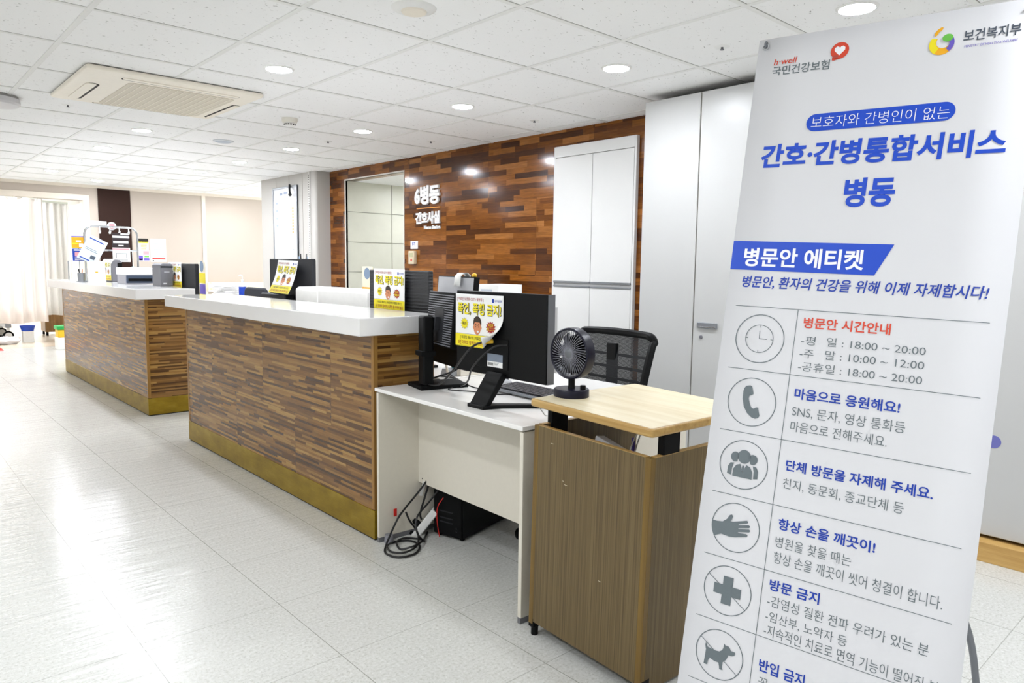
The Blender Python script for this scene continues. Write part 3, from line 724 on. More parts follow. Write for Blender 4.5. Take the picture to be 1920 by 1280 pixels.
# ================================================================== reception counters
def counter(label, x, y0, y1, yb0, zb, zt, slab_y0, slab_y1, brass_h=0.14):
    """x: front face, y0..y1 body, slab overhanging"""
    t = thing('reception_counter', label, 'counter', (x, y0, 0), group='wood strip reception counters')
    L = y1 - y0; D = 0.33
    b = MB(); b.box(0.0, D, 0.02, L - 0.02, brass_h, zb); b.build('front_panel', M_COUNTER, t, smooth=False)
    b = MB(); b.box(0.02, D, 0.0, 0.02, brass_h, zb); b.build('end_panel', M_COUNTER, t, smooth=False)
    b = MB(); b.box(0.02, D, L - 0.02, L, brass_h, zb); b.build('end_panel', M_COUNTER, t, smooth=False)
    b = MB(); b.box(-0.002, 0.02, -0.002, 0.02, brass_h + 0.004, zb); b.box(-0.0025, 0.0005, 0.0095, 0.0115, brass_h + 0.004, zb); b.build('corner_trim', M_TRIM, t, bevel=0.002)
    b = MB(); b.box(-0.002, 0.02, L - 0.02, L + 0.002, brass_h + 0.004, zb); b.build('corner_trim', M_TRIM, t, bevel=0.002)
    b = MB(); b.box(-0.004, D, -0.004, L + 0.004, 0.008, brass_h); b.build('kick_plate', M_BRASS, t, bevel=0.0015)
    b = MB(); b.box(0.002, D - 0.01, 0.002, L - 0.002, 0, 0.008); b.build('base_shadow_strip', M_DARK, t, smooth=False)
    b = MB(); b.box(-0.09, 0.365, slab_y0 - y0, slab_y1 - y0, zb, zt); b.build('countertop', M_SLAB, t, bevel=0.004, seg=3)
    return t
counter('near reception counter clad in brown wood strips with white top and brass kick', 1.688, 2.776, 5.255, 0, 0.946, 1.026, 2.745, 5.41)
counter('far reception counter with the drip-rail rack and printer on its white top', 1.705, 6.281, 9.43, 0, 0.957, 1.04, 6.19, 9.72, 0.145)

def work_table(label, y0, y1, z):
    t = thing('work_table', label, 'table', (2.075, y0, 0), group='staff tables behind the counters')
    L = y1 - y0
    b = MB(); b.box(0, 0.575, 0, L, z - 0.025, z); b.build('table_top', M_DESKTOP, t, bevel=0.002)
    for y in (0.0, L - 0.02): b = MB(); b.box(0.02, 0.56, y, y + 0.02, 0, z - 0.025); b.build('side_panel', M_DESK, t)
    b = MB(); b.box(0.0, 0.02, 0.0, L, 0.2, z - 0.025); b.build('back_panel', M_DESK, t)
    return t
work_table('white staff table behind the near counter carrying the monitors', 2.775, 5.2, 0.71)
work_table('white staff table behind the far counter carrying printer and monitors', 6.46, 9.5, 0.75)

# ================================================================== cream desk
t = thing('office_desk', 'cream office desk with white top standing against the near counter', 'desk', (1.664, 1.768, 0), (0, 0, R(-1.45)))
DL, DD, DZT = 0.99, 0.96, 0.713
b = MB(); b.box(-0.008, DD, -0.004, DL + 0.002, 0.6965, DZT); b.build('desk_top', M_DESKTOP, t, bevel=0.0025)
for y in (0.0, DL - 0.018):
    b = MB(); b.box(0.0, DD - 0.02, y, y + 0.018, 0.022, 0.691); b.build('side_panel', M_DESK, t, bevel=0.0015)
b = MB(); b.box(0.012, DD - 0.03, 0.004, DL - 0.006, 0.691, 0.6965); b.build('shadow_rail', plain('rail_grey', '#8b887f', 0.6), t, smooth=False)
b = MB(); b.box(0.212, 0.23, 0.018, DL - 0.018, 0.246, 0.691); b.cur = 1
b.cyl((0.2112, DL - 0.05, 0.268), (0.213, DL - 0.05, 0.268), 0.003, n=10); b.build('modesty_panel', [M_DESK, M_DARK], t)
for y in (0.002, DL - 0.017):
    b = MB(); b.box(0.0, DD - 0.02, y, y + 0.015, 0.0, 0.022); b.build('foot_rail', plain('foot_grey', '#6f6f72', 0.5), t)
b = MB(); b.cyl((0.04, DL - 0.035, 0.0), (0.04, DL - 0.035, 0.035), 0.022, 0.018, n=16); b.build('foot', plain('foot_light', '#8c8c92', 0.5), t)

# ================================================================== lectern cabinet
t = thing('lectern', 'grey-brown laminate lectern cabinet with raised pale oak top', 'lectern', (1.62, 1.211, 0), (0.0225, 0, R(-2.35)))
LW, LD, ZL, ZH = 0.493, 0.50, 0.043, 0.727
b = MB(); b.box(0, 0.018, 0.022, LW - 0.02, ZL, ZH); b.cur = 1
b.box(0.0, 0.018, 0.022, LW - 0.02, ZH, ZH + 0.0012); b.build('front_panel', [M_LECT, M_TOPEDGE], t, smooth=False)
b = MB(); b.box(-0.0005, 0.02, 0.0, 0.022, ZL - 0.03, ZH); b.build('corner_trim', M_LECTEDGE, t, bevel=0.001)
b = MB(); b.box(-0.0005, 0.02, LW - 0.02, LW, ZL - 0.01, ZH); b.build('corner_trim', M_LECTEDGE, t, bevel=0.001)
b = MB(); b.box(0.02, LD, 0.0, 0.018, ZL - 0.03, ZH); b.cur = 1; b.box(0.02, LD, 0.0, 0.018, ZH, ZH + 0.0012); b.build('side_panel', [M_LECT, M_TOPEDGE], t, smooth=False)
b = MB(); b.box(0.02, LD, LW - 0.018, LW, ZL, ZH); b.cur = 1; b.box(0.02, LD, LW - 0.018, LW, ZH, ZH + 0.0012); b.build('side_panel', [M_LECT, M_TOPEDGE], t, smooth=False)
b = MB(); b.box(0.018, LD, 0.018, LW - 0.018, 0.10, 0.118); b.build('bottom_shelf', M_LECT, t, smooth=False)
b = MB(); b.box(0.018, LD - 0.05, 0.018, LW - 0.018, 0.56, 0.575); b.build('inner_shelf', M_LECT, t, smooth=False)
b = MB()
def rrect(x0, x1, y0, y1, r, n=6):
    P = []
    for cx, cy, a in ((x1 - r, y1 - r, 0), (x0 + r, y1 - r, 90), (x0 + r, y0 + r, 180), (x1 - r, y0 + r, 270)):
        for k in range(n + 1): q = R(a + 90 * k / n); P.append((cx + r * math.cos(q), cy + r * math.sin(q)))
    return P
P = rrect(-0.012, 0.515, -0.008, 0.508, 0.012)
b.prism(P, 0.789, 0.8145); b.cur = 1
Pi = rrect(-0.004, 0.507, 0.0, 0.50, 0.010); b.add([(x, y, 0.8149) for x, y in Pi], [tuple(range(len(Pi)))])
b.build('lectern_top', [M_TOPEDGE, M_LECTTOP], t, bevel=0.006, seg=3)
for yy in (0.001, LW - 0.026):
    for xx in (0.055, 0.35):
        b = MB(); b.box(xx, xx + 0.075, yy, yy + 0.025, ZH - 0.05, 0.789); b.build('top_bracket', M_BLACKM, t, bevel=0.004)
for yy in (0.012, LW - 0.012):
    for xx in (0.012, LD - 0.05):
        b = MB(); b.box(xx - 0.012, xx + 0.03, yy - 0.013, yy + 0.013, 0.02, 0.055); b.cyl((xx + 0.006, yy, -0.002 + (0.0 if yy < .1 else -0.009)), (xx + 0.006, yy, 0.03), 0.0125, n=16); b.build('foot', M_BLACK, t, bevel=0.002)
b = MB()
for (y, z, l) in ((0.17, 0.30, 0.01), (0.33, 0.56, 0.014), (0.345, 0.57, 0.008), (0.40, 0.68, 0.012)): b.box(-0.0006, 0.0, y, y + l, z, z + 0.0012)
b.build('scuff_marks', plain('scuff', '#d9cdb4', 0.6), t, smooth=False)
# things inside the lectern
t = tag(MB().add([(1.70, 1.40, 0.60), (1.80, 1.43, 0.60), (1.79, 1.52, 0.60), (1.69, 1.50, 0.60), (1.73, 1.41, 0.70), (1.81, 1.43, 0.675), (1.79, 1.515, 0.71), (1.72, 1.49, 0.725)],
     [(0, 3, 2, 1), (4, 5, 6, 7), (0, 1, 5, 4), (1, 2, 6, 5), (2, 3, 7, 6), (3, 0, 4, 7)]).build('paper_box', plain('box_white', '#d9dade', 0.5), bevel=0.003), 'small white paper box standing inside the lectern', 'box')
b = MB(); b.tube(smoothpts([(1.76, 1.40, 0.60), (1.75, 1.372, 0.70), (1.755, 1.345, 0.757), (1.80, 1.33, 0.77)]), 0.0022, 6); b.tube(smoothpts([(1.77, 1.385, 0.60), (1.765, 1.366, 0.69), (1.765, 1.345, 0.755)]), 0.0022, 6)
tag(b.build('white_cable', M_WHITE), 'thin white cable looping up inside the lectern', 'cable')
b = MB(); b.cyl((1.80, 1.40, 0.59), (1.805, 1.405, 0.72), 0.006, n=10); tag(b.build('marker_pen', M_PUR), 'purple marker pen standing inside the lectern', 'pen')

# ================================================================== monitors
def monitor(label, loc, rotz, W, H, zb, kind, tilt=0.0):
    """back faces local -x; loc on the table; zb = bottom of casing above loc"""
    t = thing('computer_monitor', label, 'monitor', loc, (0, 0, rotz), group='monitors behind the counters' if kind != 'office' else None)
    sh = Matrix.Translation((0, 0, zb)) @ Matrix.Rotation(tilt, 4, 'Y')
    b = MB(); b.M = sh; th = 0.028
    b.box(0.0, th, -W / 2, W / 2, 0, H)
    if kind in ('grey',): b.box(-0.018, 0.0, -W / 2 + 0.03, W / 2 - 0.03, 0.02, H - 0.02)
    mat = {'ridged': M_RIDGE, 'leather': M_CHAR, 'office': M_BLACK, 'stand': M_CHAR, 'grey': M_GREYPL}[kind]
    cs = b.build('casing', mat, t, bevel=0.005 if kind != 'office' else 0.003)
    b = MB(); b.M = sh; b.box(th, th + 0.004, -W / 2 + 0.008, W / 2 - 0.008, 0.012, H - 0.008); b.build('screen', plain('screen_glass', '#101216', 0.1), t, smooth=False)
    if kind == 'office':
        b = MB(); b.M = sh; b.box(0.004, 0.04, -W / 2 - 0.0015, -W / 2 + 0.001, 0.0, H); b.build('side_strip', M_TUBE, t)
        b = MB(); b.M = sh; b.box(-0.003, 0.0, -0.06, 0.13, 0.03, 0.15); b.build('port_recess', M_BLACK, t, bevel=0.001)
        b = MB(); b.M = sh; b.box(-0.0042, -0.003, -0.03, 0.062, 0.038, 0.088); b.cur = 1; b.box(-0.0044, -0.003, -0.03, 0.062, 0.036, 0.058)
        b.cur = 2
        rr = random.Random(1); y = 0.058
        while y > 0.025: wv = rr.uniform(0.0006, 0.002); b.box(-0.0047, -0.0042, y - wv, y, 0.042, 0.053); y -= wv + rr.uniform(0.0008, 0.0016)
        for q in range(3): b.box(-0.0047, -0.0042, -0.0 - q * 0.004, 0.018, 0.045 + q * 0.004, 0.0462 + q * 0.004)
        b.build('rating_label', [plain('label_bluegrey', '#7d8796', 0.4), M_PAPER, M_BLK], t, smooth=False)
        # leaning neck and swept base
        b = MB(); b.prism([(-0.112, 0.002), (-0.085, 0.002), (0.012, zb + 0.012), (-0.018, zb + 0.02)], -0.047, 0.047, 'y'); b.build('stand_neck', M_BLACK, t, bevel=0.003)
        b = MB()
        for sg in (-1, 1):
            out = [(-0.118, sg * 0.047), (-0.04, sg * 0.075), (0.03, sg * 0.125), (0.10, sg * 0.185), (0.13, sg * 0.19), (0.125, sg * 0.165), (0.05, sg * 0.09), (-0.02, sg * 0.03), (-0.06, 0.0), (-0.118, 0.0)]
            b.prism(out, 0.0, 0.014)
        b.build('stand_base', M_BLACK, t, bevel=0.003)
        return t
    if kind == 'stand':
        b = MB(); b.box(-0.07, 0.0, -W * 0.10, W * 0.5, 0.0, zb + 0.10); b.build('stand_cover', M_CHAR, t, bevel=0.008)
        b = MB(); b.box(-0.10, 0.14, -0.14, 0.14, 0.0, 0.016); b.build('stand_base', M_BLACKM, t, bevel=0.004)
        return t
    b = MB(); b.box(-0.03, 0.0, -0.035, 0.035, 0.012, zb + 0.12); b.build('stand_neck', M_BLACKM, t, bevel=0.004)
    b = MB(); b.box(-0.02, 0.18, -0.12, 0.12, 0.0, 0.014); b.build('stand_base', M_BLACKM, t, bevel=0.004)
    return t
monitor('large black monitor on the cream desk with a peeling notice on its back', (1.852, 2.118, 0.713), 0.0, 0.535, 0.332, 0.112, 'office')
monitor('black monitor with ridged back behind the right end of the near counter', (2.115, 3.235, 0.71), 0, 0.565, 0.33, 0.19, 'ridged')
monitor('charcoal monitor with stand cover behind the middle of the near counter', (2.235, 4.77, 0.71), R(1.0), 0.64, 0.345, 0.235, 'stand')
monitor('black textured monitor standing past the right end of the far counter', (2.13, 6.60, 0.75), 0, 0.50, 0.33, 0.165, 'leather')
t = thing('card_terminal', 'grey upright box device on the far counter, left of the textured monitor', 'terminal', (1.985, 6.80, 1.0402), (0, 0, R(4)))
b = MB(); b.prism([(0.0, 0), (0.105, 0), (0.105, 0.195), (0.085, 0.203), (0.02, 0.203), (0.0, 0.19)], 0.0, 0.20, 'y'); b.build('housing', M_GREYPL, t, bevel=0.006)
b = MB(); b.box(0.03, 0.075, -0.001, 0.0, 0.125, 0.131); b.box(0.02, 0.05, -0.001, 0.0, 0.02, 0.032); b.build('marks', plain('marks_light', '#c9c9cf', 0.5), t, smooth=False)
b = MB(); b.box(0.0, 0.105, -0.002, 0.0, 0.165, 0.18); b.build('paper_slot', M_CHAR, t)
t = thing('scanner', 'grey rounded desktop machine draped with a notice on the far counter', 'scanner', (1.975, 8.40, 1.0402))
b = MB(); b.prism([(0.0, 0), (0.10, 0), (0.10, 0.21), (0.075, 0.232), (0.04, 0.235), (0.015, 0.22), (0.0, 0.18)], 0.0, 0.45, 'y'); b.build('housing', M_GREYPL, t, bevel=0.008)
b = MB(); b.box(0.055, 0.099, -0.003, 0.0, 0.08, 0.2); b.build('side_slot', M_BLACKM, t, bevel=0.001)
t = thing('printer', 'white and dark blue printer standing on the far counter', 'printer', (1.872, 7.50, 1.0402))
b = MB(); b.box(0.006, 0.262, 0.008, 0.30, 0.0, 0.09); b.build('body', plain('printer_greyside', '#a9a9b2', 0.45), t, bevel=0.006)
b = MB(); b.box(-0.004, 0.268, 0.0, 0.31, 0.088, 0.157); b.build('cover', M_WHITE, t, bevel=0.014, seg=3)
b = MB(); b.box(0.012, 0.256, 0.002, 0.02, 0.012, 0.086); b.build('paper_tray', plain('printer_blue', '#39465a', 0.35), t, bevel=0.004)
b = MB(); b.box(0.03, 0.235, -0.004, 0.006, 0.03, 0.055); b.build('output_slot', M_BLACKM, t, bevel=0.002)
t = thing('label_printer', 'long white printer lying behind the near counter between two monitors', 'printer', (2.14, 3.58, 0.71), (0, 0, R(1.5)))
b = MB(); b.box(0.0, 0.19, 0.0, 0.86, 0.0, 0.40); b.build('body', M_CREAM if False else plain('printer_white', '#efeeea', 0.4), t, bevel=0.02, seg=3)
b = MB(); b.box(-0.004, 0.06, 0.56, 0.862, 0.02, 0.392); b.build('front_panel', plain('printer_front', '#f4f3ef', 0.35), t, bevel=0.015)
b = MB(); b.box(-0.0048, -0.003, 0.70, 0.78, 0.305, 0.311); b.build('badge', plain('badge_grey', '#b8b8b4', 0.5), t)
# vented monitor seen from the side, on the desk
t = thing('computer_monitor', 'black vented monitor turned sideways on a pole stand at the counter end', 'monitor', (1.915, 2.572, 0.713), (0, 0, R(-13)), group='monitors behind the counters')
b = MB(); b.box(-0.115, 0.115, -0.035, 0.125, 0.0, 0.018); b.build('stand_base', M_BLACKM, t, bevel=0.003)
b = MB(); b.box(-0.102, -0.052, -0.033, 0.033, 0.018, 0.325); b.build('stand_pole', M_BLACK, t, bevel=0.008)
b = MB(); b.box(-0.112, -0.045, -0.039, 0.039, 0.15, 0.172); b.build('cable_clip', M_BLACKM, t, bevel=0.002)
sh = Matrix.Translation((0.0, -0.012, 0.158)) @ Matrix.Rotation(R(5), 4, 'Y')
b = MB(); b.M = sh; b.box(0.03, 0.055, -0.19, 0.19, -0.055, 0.345); b.cur = 1; b.box(0.0292, 0.0305, -0.185, 0.185, 0.03, 0.34); b.build('casing', [M_BLACK, plain('casing_grey', '#b5b6ba', 0.45)], t, bevel=0.004)
b = MB(); b.M = sh; b.box(-0.03, 0.03, -0.14, 0.14, 0.03, 0.27); b.build('vented_housing', M_BLACKM, t, bevel=0.006)
b = MB(); b.M = sh
for k in range(22): b.box(-0.0325, -0.0295, -0.132, 0.132, 0.038 + k * 0.0103, 0.0425 + k * 0.0103)
b.box(-0.028, 0.028, -0.136, 0.136, 0.2695, 0.2712)
b.build('vent_slats', plain('slat_grey', '#7d7e84', 0.45), t, smooth=False)
b = MB(); b.M = sh; b.box(-0.036, -0.028, -0.05, 0.05, 0.05, 0.20); b.box(-0.062, -0.03, -0.02, 0.04, 0.10, 0.16); b.build('pivot_plate', M_CHAR, t, bevel=0.006)
b = MB(); b.M = sh; b.box(0.055, 0.058, -0.18, 0.18, -0.04, 0.337); b.build('screen', plain('screen_glass', '#101216', 0.1), t)
b = MB(); b.M = sh
arc = [(0.062, 0.33), (0.06, 0.352), (0.045, 0.362), (0.025, 0.36), (0.012, 0.345), (0.01, 0.30)]
for k in range(len(arc) - 1):
    (xa, za), (xb, zb_) = arc[k], arc[k + 1]; b.add([(xa, -0.09, za), (xa, -0.03, za), (xb, -0.03, zb_), (xb, -0.09, zb_)], [(0, 1, 2, 3)])
o = b.build('white_strap', M_WHITE, t, recalc=False); sm = o.modifiers.new('solid', 'SOLIDIFY'); sm.thickness = 0.002
b = MB(); b.ell((0, 0, 0), 0.012, 0.012, 0.01, 14, 8)
o = b.build('yellow_tack', M_YELP, t); o.location = sh @ Vector((0.045, -0.155, 0.352))

# ================================================================== violence warning notices
PW, PH = 0.300, 0.216
def burst(cx, cy, r0, r1, n, ax=1.0):
    return [(cx + (r1 if k % 2 else r0) * math.cos(math.pi * k / n) * ax, cy + (r1 if k % 2 else r0) * math.sin(math.pi * k / n)) for k in range(2 * n)]
def notice(label, org, udir, vdir, W=PW, H=PH, deform=None):
    u = Vector(udir).normalized(); v = Vector(vdir).normalized(); n = u.cross(v).normalized(); v = n.cross(u)
    t = thing('warning_notice', label, 'notice', group='yellow and white warning notices on monitors')
    t.matrix_world = Matrix(((u.x, v.x, n.x, org[0]), (u.y, v.y, n.y, org[1]), (u.z, v.z, n.z, org[2]), (0, 0, 0, 1)))
    df = deform or (lambda a, c, h: (a, c, h))
    def part(name, mats, tris):
        used = sorted({x[0] for x in tris}); tris = [(used.index(x[0]), x[1], x[2]) for x in tris]; mats = [mats[i] for i in used]
        b = MB()
        for i, (mi, tri, h) in enumerate(tris):
            b.cur = mi; b.flat(tri, lambda a, c: df(a * W, c * H, h))
        o = b.build(name, mats, t, smooth=False, merge=False, recalc=False); return o
    def grid(x0, x1, y0, y1, nx, ny):
        v_ = [(x0 + (x1 - x0) * i / nx, y0 + (y1 - y0) * j / ny) for j in range(ny + 1) for i in range(nx + 1)]
        return (v_, [(j * (nx + 1) + i, j * (nx + 1) + i + 1, (j + 1) * (nx + 1) + i + 1, (j + 1) * (nx + 1) + i) for j in range(ny) for i in range(nx)])
    b = MB(); b.flat(grid(0, 1, 0, 1, 30, 20), lambda a, c: df(a * W, c * H, 0.0)); o = b.build('sheet', M_PAPER, t, recalc=False)
    sm = o.modifiers.new('solid', 'SOLIDIFY'); sm.thickness = 0.0003; sm.offset = -1
    e = 0.0005
    part('yellow_band', [M_YEL, M_BLK], [(0, grid(0, 1, 0, 0.235, 20, 5), e)] + [(1, grid(k / 40 + 0.004, k / 40 + 0.016, 0.238, 0.246, 1, 1), e) for k in range(40)] + [(1, grid(k / 40 + 0.004, k / 40 + 0.016, 0.006, 0.014, 1, 1), 2 * e) for k in range(40)])
    T = lambda s_, bold, x0, x1, y0, y1: put(glyphs(s_, bold), quad((x0, y0), (x1, y0), (x0, y1)))
    for x in (
        (0, T('[ 의료인 보호용 CCTV 촬영중 ]', 0.012, 0.035, 0.60, 0.865, 0.935), e),
        (3, T('대구의료병원', 0.01, 0.83, 0.97, 0.875, 0.92), e),
        (1, T('[ 의료법 제87조 | 의료인에게 폭행 및 폭언 ]', 0.012, 0.11, 0.90, 0.135, 0.205), 2 * e),
        (0, T('5년 이하의 징역이나 5천만 원 이하의 벌금', 0.018, 0.06, 0.95, 0.035, 0.115), 2 * e),): part('lettering_line', [M_RED, M_BLK, M_YEL, M_BLUEK], [x])
    part('headline', [M_RED, M_BLK, M_YEL], [(1, T('폭언, 폭행 금지!', 0.045, 0.055, 0.965, 0.592, 0.828), e), (2, T('폭언, 폭행 금지!', 0.028, 0.045, 0.955, 0.602, 0.838), 2 * e)])
    part('hospital_mark', [M_BLUEK], [(0, grid(0.775, 0.815, 0.865, 0.93, 2, 2), e)])
    part('speech_burst', [M_YEL, M_RED, M_BLK], [
        (2, fan(burst(0.20, 0.435, 0.085, 0.118, 13, 0.74)), e), (0, fan(burst(0.20, 0.435, 0.08, 0.112, 13, 0.74)), 2 * e), (2, T('폭언!', 0.02, 0.155, 0.245, 0.40, 0.47), 3 * e)])
    part('speech_burst', [M_YEL, M_RED, M_BLK], [
        (1, fan(burst(0.755, 0.405, 0.088, 0.125, 13, 0.86)), e), (0, T('더 크게', 0.02, 0.71, 0.80, 0.42, 0.475), 2 * e), (0, T('처벌됩니다', 0.02, 0.675, 0.84, 0.345, 0.405), 2 * e)])
    fx, fy = 0.475, 0.40
    part('cartoon_face', [M_SKIN, M_HAIR, M_WINK, M_BLK], [
        (1, fan(circ(fx, fy + 0.07, 0.085, 0.125, 28)), e), (0, fan(circ(fx, fy - 0.02, 0.075, 0.135, 28)), 2 * e), (0, fan(circ(fx - 0.078, fy - 0.02, 0.014, 0.03, 12)), e), (0, fan(circ(fx + 0.078, fy - 0.02, 0.014, 0.03, 12)), e),
        (1, fan([(fx - 0.08, fy + 0.05), (fx - 0.05, fy + 0.08), (fx + 0.05, fy + 0.08), (fx + 0.08, fy + 0.05), (fx + 0.07, fy + 0.15), (fx, fy + 0.19), (fx - 0.07, fy + 0.15)]), 3 * e),
        (3, linetri((fx - 0.045, fy + 0.045), (fx - 0.012, fy + 0.02), 0.014), 3 * e), (3, linetri((fx + 0.045, fy + 0.045), (fx + 0.012, fy + 0.02), 0.014), 3 * e),
        (3, fan(circ(fx - 0.03, fy - 0.005, 0.007, 0.014, 10)), 3 * e), (3, fan(circ(fx + 0.03, fy - 0.005, 0.007, 0.014, 10)), 3 * e), (2, fan(circ(fx + 0.015, fy - 0.095, 0.022, 0.02, 12)), 3 * e)])
    return t
def peel(a, c, h):
    # the lower right corner has come loose and rolls towards the viewer
    P0 = Vector((PW * 1.0, PH * 0.62)); P1 = Vector((PW * 0.48, 0.0)); d = (P1 - P0).normalized(); nrm = Vector((-d.y, d.x))
    s_ = (Vector((a, c)) - P0).dot(nrm)
    if s_ <= 0: return (a, c, h)
    r = 0.042; th = s_ / r
    if th < 2.4: off = (r - h) * math.sin(th); z = r - (r - h) * math.cos(th)
    else: off = (r - h) * math.sin(2.4) + (s_ - 2.4 * r) * math.cos(2.4); z = r - (r - h) * math.cos(2.4) + (s_ - 2.4 * r) * math.sin(2.4)
    q = Vector((a, c)) + nrm * (off - s_); return (q.x, q.y, z)
L_, U_ = (0, -1, 0), (0, 0, 1)
notice('warning notice with curled corner on the large black monitor of the cream desk', (1.849, 2.388, 0.928), L_, (0, 0.02, 1), deform=peel)
notice('flat warning notice on the ridged monitor behind the near counter', (2.094, 3.437, 1.022), (0, -1, -0.012), U_)
notice('crooked hanging warning notice on the charcoal monitor with stand cover', (2.135, 4.90, 1.058), (0.0, -1, -0.02), (0.33, 0.06, 1), 0.31, 0.236, deform=lambda a, c, h: (a, c, h - 0.012 * math.sin(c / 0.236 * math.pi)))
notice('warning notice on the left part of the black textured monitor, far counter', (2.108, 6.98, 1.035), L_, U_, 0.34, 0.22)
notice('warning notice draped over the grey scanner on the far counter', (1.971, 8.84, 1.055), L_, U_, 0.42, 0.225, deform=lambda a, c, h: (a + max(0, c - 0.1) * 0.2, c, h - max(0, c - 0.175) * 0.6))

# ================================================================== small things on the desks
t = thing('keyboard', 'black keyboard lying behind the large black monitor', 'keyboard', (2.02, 1.93, 0.713), (0, R(-4), R(-3)))
b = MB(); b.box(0, 0.135, 0, 0.435, 0.004, 0.018); b.build('body', plain('keyboard_black', '#22242a', 0.45), t, bevel=0.003)
b = MB(); b.box(-0.001, 0.002, 0.0, 0.435, 0.005, 0.017); b.build('front_strip', M_STEEL, t)
b = MB()
for r_ in range(6):
    for c_ in range(22): b.box(0.008 + r_ * 0.0205, 0.008 + r_ * 0.0205 + 0.0165, 0.007 + c_ * 0.0193, 0.007 + c_ * 0.0193 + 0.0158, 0.018, 0.0235)
k = b.build('keys', plain('key_dark', '#30323a', 0.4), t, smooth=False); k['kind'] = 'stuff'
t = thing('mouse', 'grey computer mouse behind the neck of the large black monitor', 'mouse', (2.145, 2.425, 0.713))
b = MB(); b.ell((0, 0, 0.012), 0.058, 0.032, 0.024, 20, 12); b.v = [(x, y, max(0, z)) for x, y, z in b.v]; b.build('shell', plain('mouse_grey', '#b7b8bb', 0.4), t)
b = MB(); b.cyl((0.03, -0.004, 0.03), (0.03, 0.004, 0.03), 0.008, n=12); b.build('wheel', M_BLACKM, t)
t = thing('adapter', 'small grey power adapter on the staff table behind the vented monitor', 'adapter', (2.14, 2.86, 0.71))
b = MB(); b.prism([(0, 0), (0.08, 0), (0.07, 0.035), (0.012, 0.035)], -0.03, 0.03, 'y'); b.build('body', plain('adapter_grey', '#a9acb0', 0.4), t, bevel=0.003)
t = thing('file_box', 'teal and cream file box standing behind the vented monitor', 'file box', (2.20, 2.80, 0.71))
b = MB(); b.box(0, 0.2, 0.0, 0.07, 0, 0.25); b.build('cream_body', M_CREAM, t, bevel=0.003)
b = MB(); b.box(-0.004, 0.0, 0.035, 0.07, 0, 0.25); b.build('teal_spine', plain('teal', '#0f6a78', 0.4), t)

def cable(name, label, pts, r, mat, group=None, n=7):
    b = MB(); b.tube(smoothpts(pts, 7), r, n); return tag(b.build(name, mat), label, 'cable', group)
M_CABLE = plain('cable_black', '#0f0f11', 0.45)
cable('monitor_cable', 'thick black video cable from the large monitor to the vented monitor stand', [(1.842, 2.133, 0.966), (1.80, 2.158, 0.961), (1.78, 2.21, 0.93), (1.80, 2.34, 0.83), (1.82, 2.46, 0.755), (1.835, 2.56, 0.738), (1.86, 2.64, 0.737), (1.90, 2.70, 0.737), (1.96, 2.74, 0.722), (2.03, 2.75, 0.717)], 0.0045, M_CABLE)
cable('power_cable', 'black power cord hanging from the large monitor down to the desk', [(1.846, 2.06, 0.955), (1.81, 2.09, 0.95), (1.80, 2.15, 0.91), (1.81, 2.23, 0.85), (1.87, 2.33, 0.78), (1.98, 2.52, 0.722), (2.10, 2.70, 0.718), (2.12, 2.78, 0.716), (2.10, 2.84, 0.716)], 0.0038, M_CABLE)
b = MB(); b.cyl((1.838, 2.135, 0.965), (1.80, 2.158, 0.961), 0.0085, n=12); tag(b.build('cable_plug', M_YELP), 'yellow cable plug at the back of the large black monitor', 'plug')
cable('usb_cable', 'thin black cable lying on the cream desk top before the vented monitor', [(1.943, 2.53, 0.716), (1.90, 2.505, 0.716), (1.915, 2.46, 0.716), (1.95, 2.40, 0.716), (1.98, 2.30, 0.716), (2.04, 2.24, 0.716)], 0.0025, M_CABLE)
cable('usb_cable', 'thin black cable curving from the adapter across the cream desk top', [(2.20, 2.90, 0.7135), (2.15, 2.80, 0.716), (2.09, 2.66, 0.716), (2.03, 2.50, 0.716), (2.02, 2.38, 0.716)], 0.0025, M_CABLE)
cable('white_cable', 'white cord hanging down behind the vented monitor', [(2.05, 2.73, 0.87), (2.058, 2.735, 0.81), (2.08, 2.75, 0.75), (2.12, 2.79, 0.717)], 0.006, plain('cord_white', '#e7ddcb', 0.4))
cable('signal_cable', 'black signal cable drooping from the vented monitor to its stand', [(1.99, 2.50, 0.86), (1.96, 2.52, 0.80), (1.90, 2.58, 0.765), (1.86, 2.62, 0.745), (1.865, 2.66, 0.738)], 0.0042, M_CABLE)

# desk fan
t = thing('desk_fan', 'small navy desk fan on the pale lectern top', 'fan', (1.772, 1.648, 0.8152))
b = MB(); b.lathe([(0.0, 0.0), (0.058, 0.0), (0.060, 0.003), (0.060, 0.032), (0.057, 0.036), (0.0, 0.036)], 48); b.build('base', M_NAVY, t)
b = MB(); b.lathe([(0.0, 0.036), (0.0095, 0.036), (0.0095, 0.049), (0.008, 0.05), (0.0, 0.05)], 24, 'z', (0.012, -0.041, 0)); b.build('knob', M_BLACK, t)
b = MB(); b.lathe([(0.0125, 0.036), (0.0115, 0.045), (0.0115, 0.075), (0.0, 0.075)], 24); b.build('neck', M_BLACK, t)
hz = 0.155
b = MB(); b.lathe([(0.078, -0.018), (0.083, -0.021), (0.0865, -0.018), (0.0875, 0.0), (0.0865, 0.018), (0.083, 0.021), (0.078, 0.018), (0.080, 0.0), (0.078, -0.018)], 64, 'x', (0, 0, hz)); b.build('ring', M_NAVY, t)
b = MB()
for side in (-1, 1):
    for k in range(46):
        q0 = 2 * math.pi * k / 46
        P = [(side * (0.020 - 0.004 * j / 4), (0.016 + 0.064 * j / 4) * math.cos(q0 + 0.22 * j / 4), hz + (0.016 + 0.064 * j / 4) * math.sin(q0 + 0.22 * j / 4)) for j in range(5)]
        b.tube(P, 0.00095, 5)
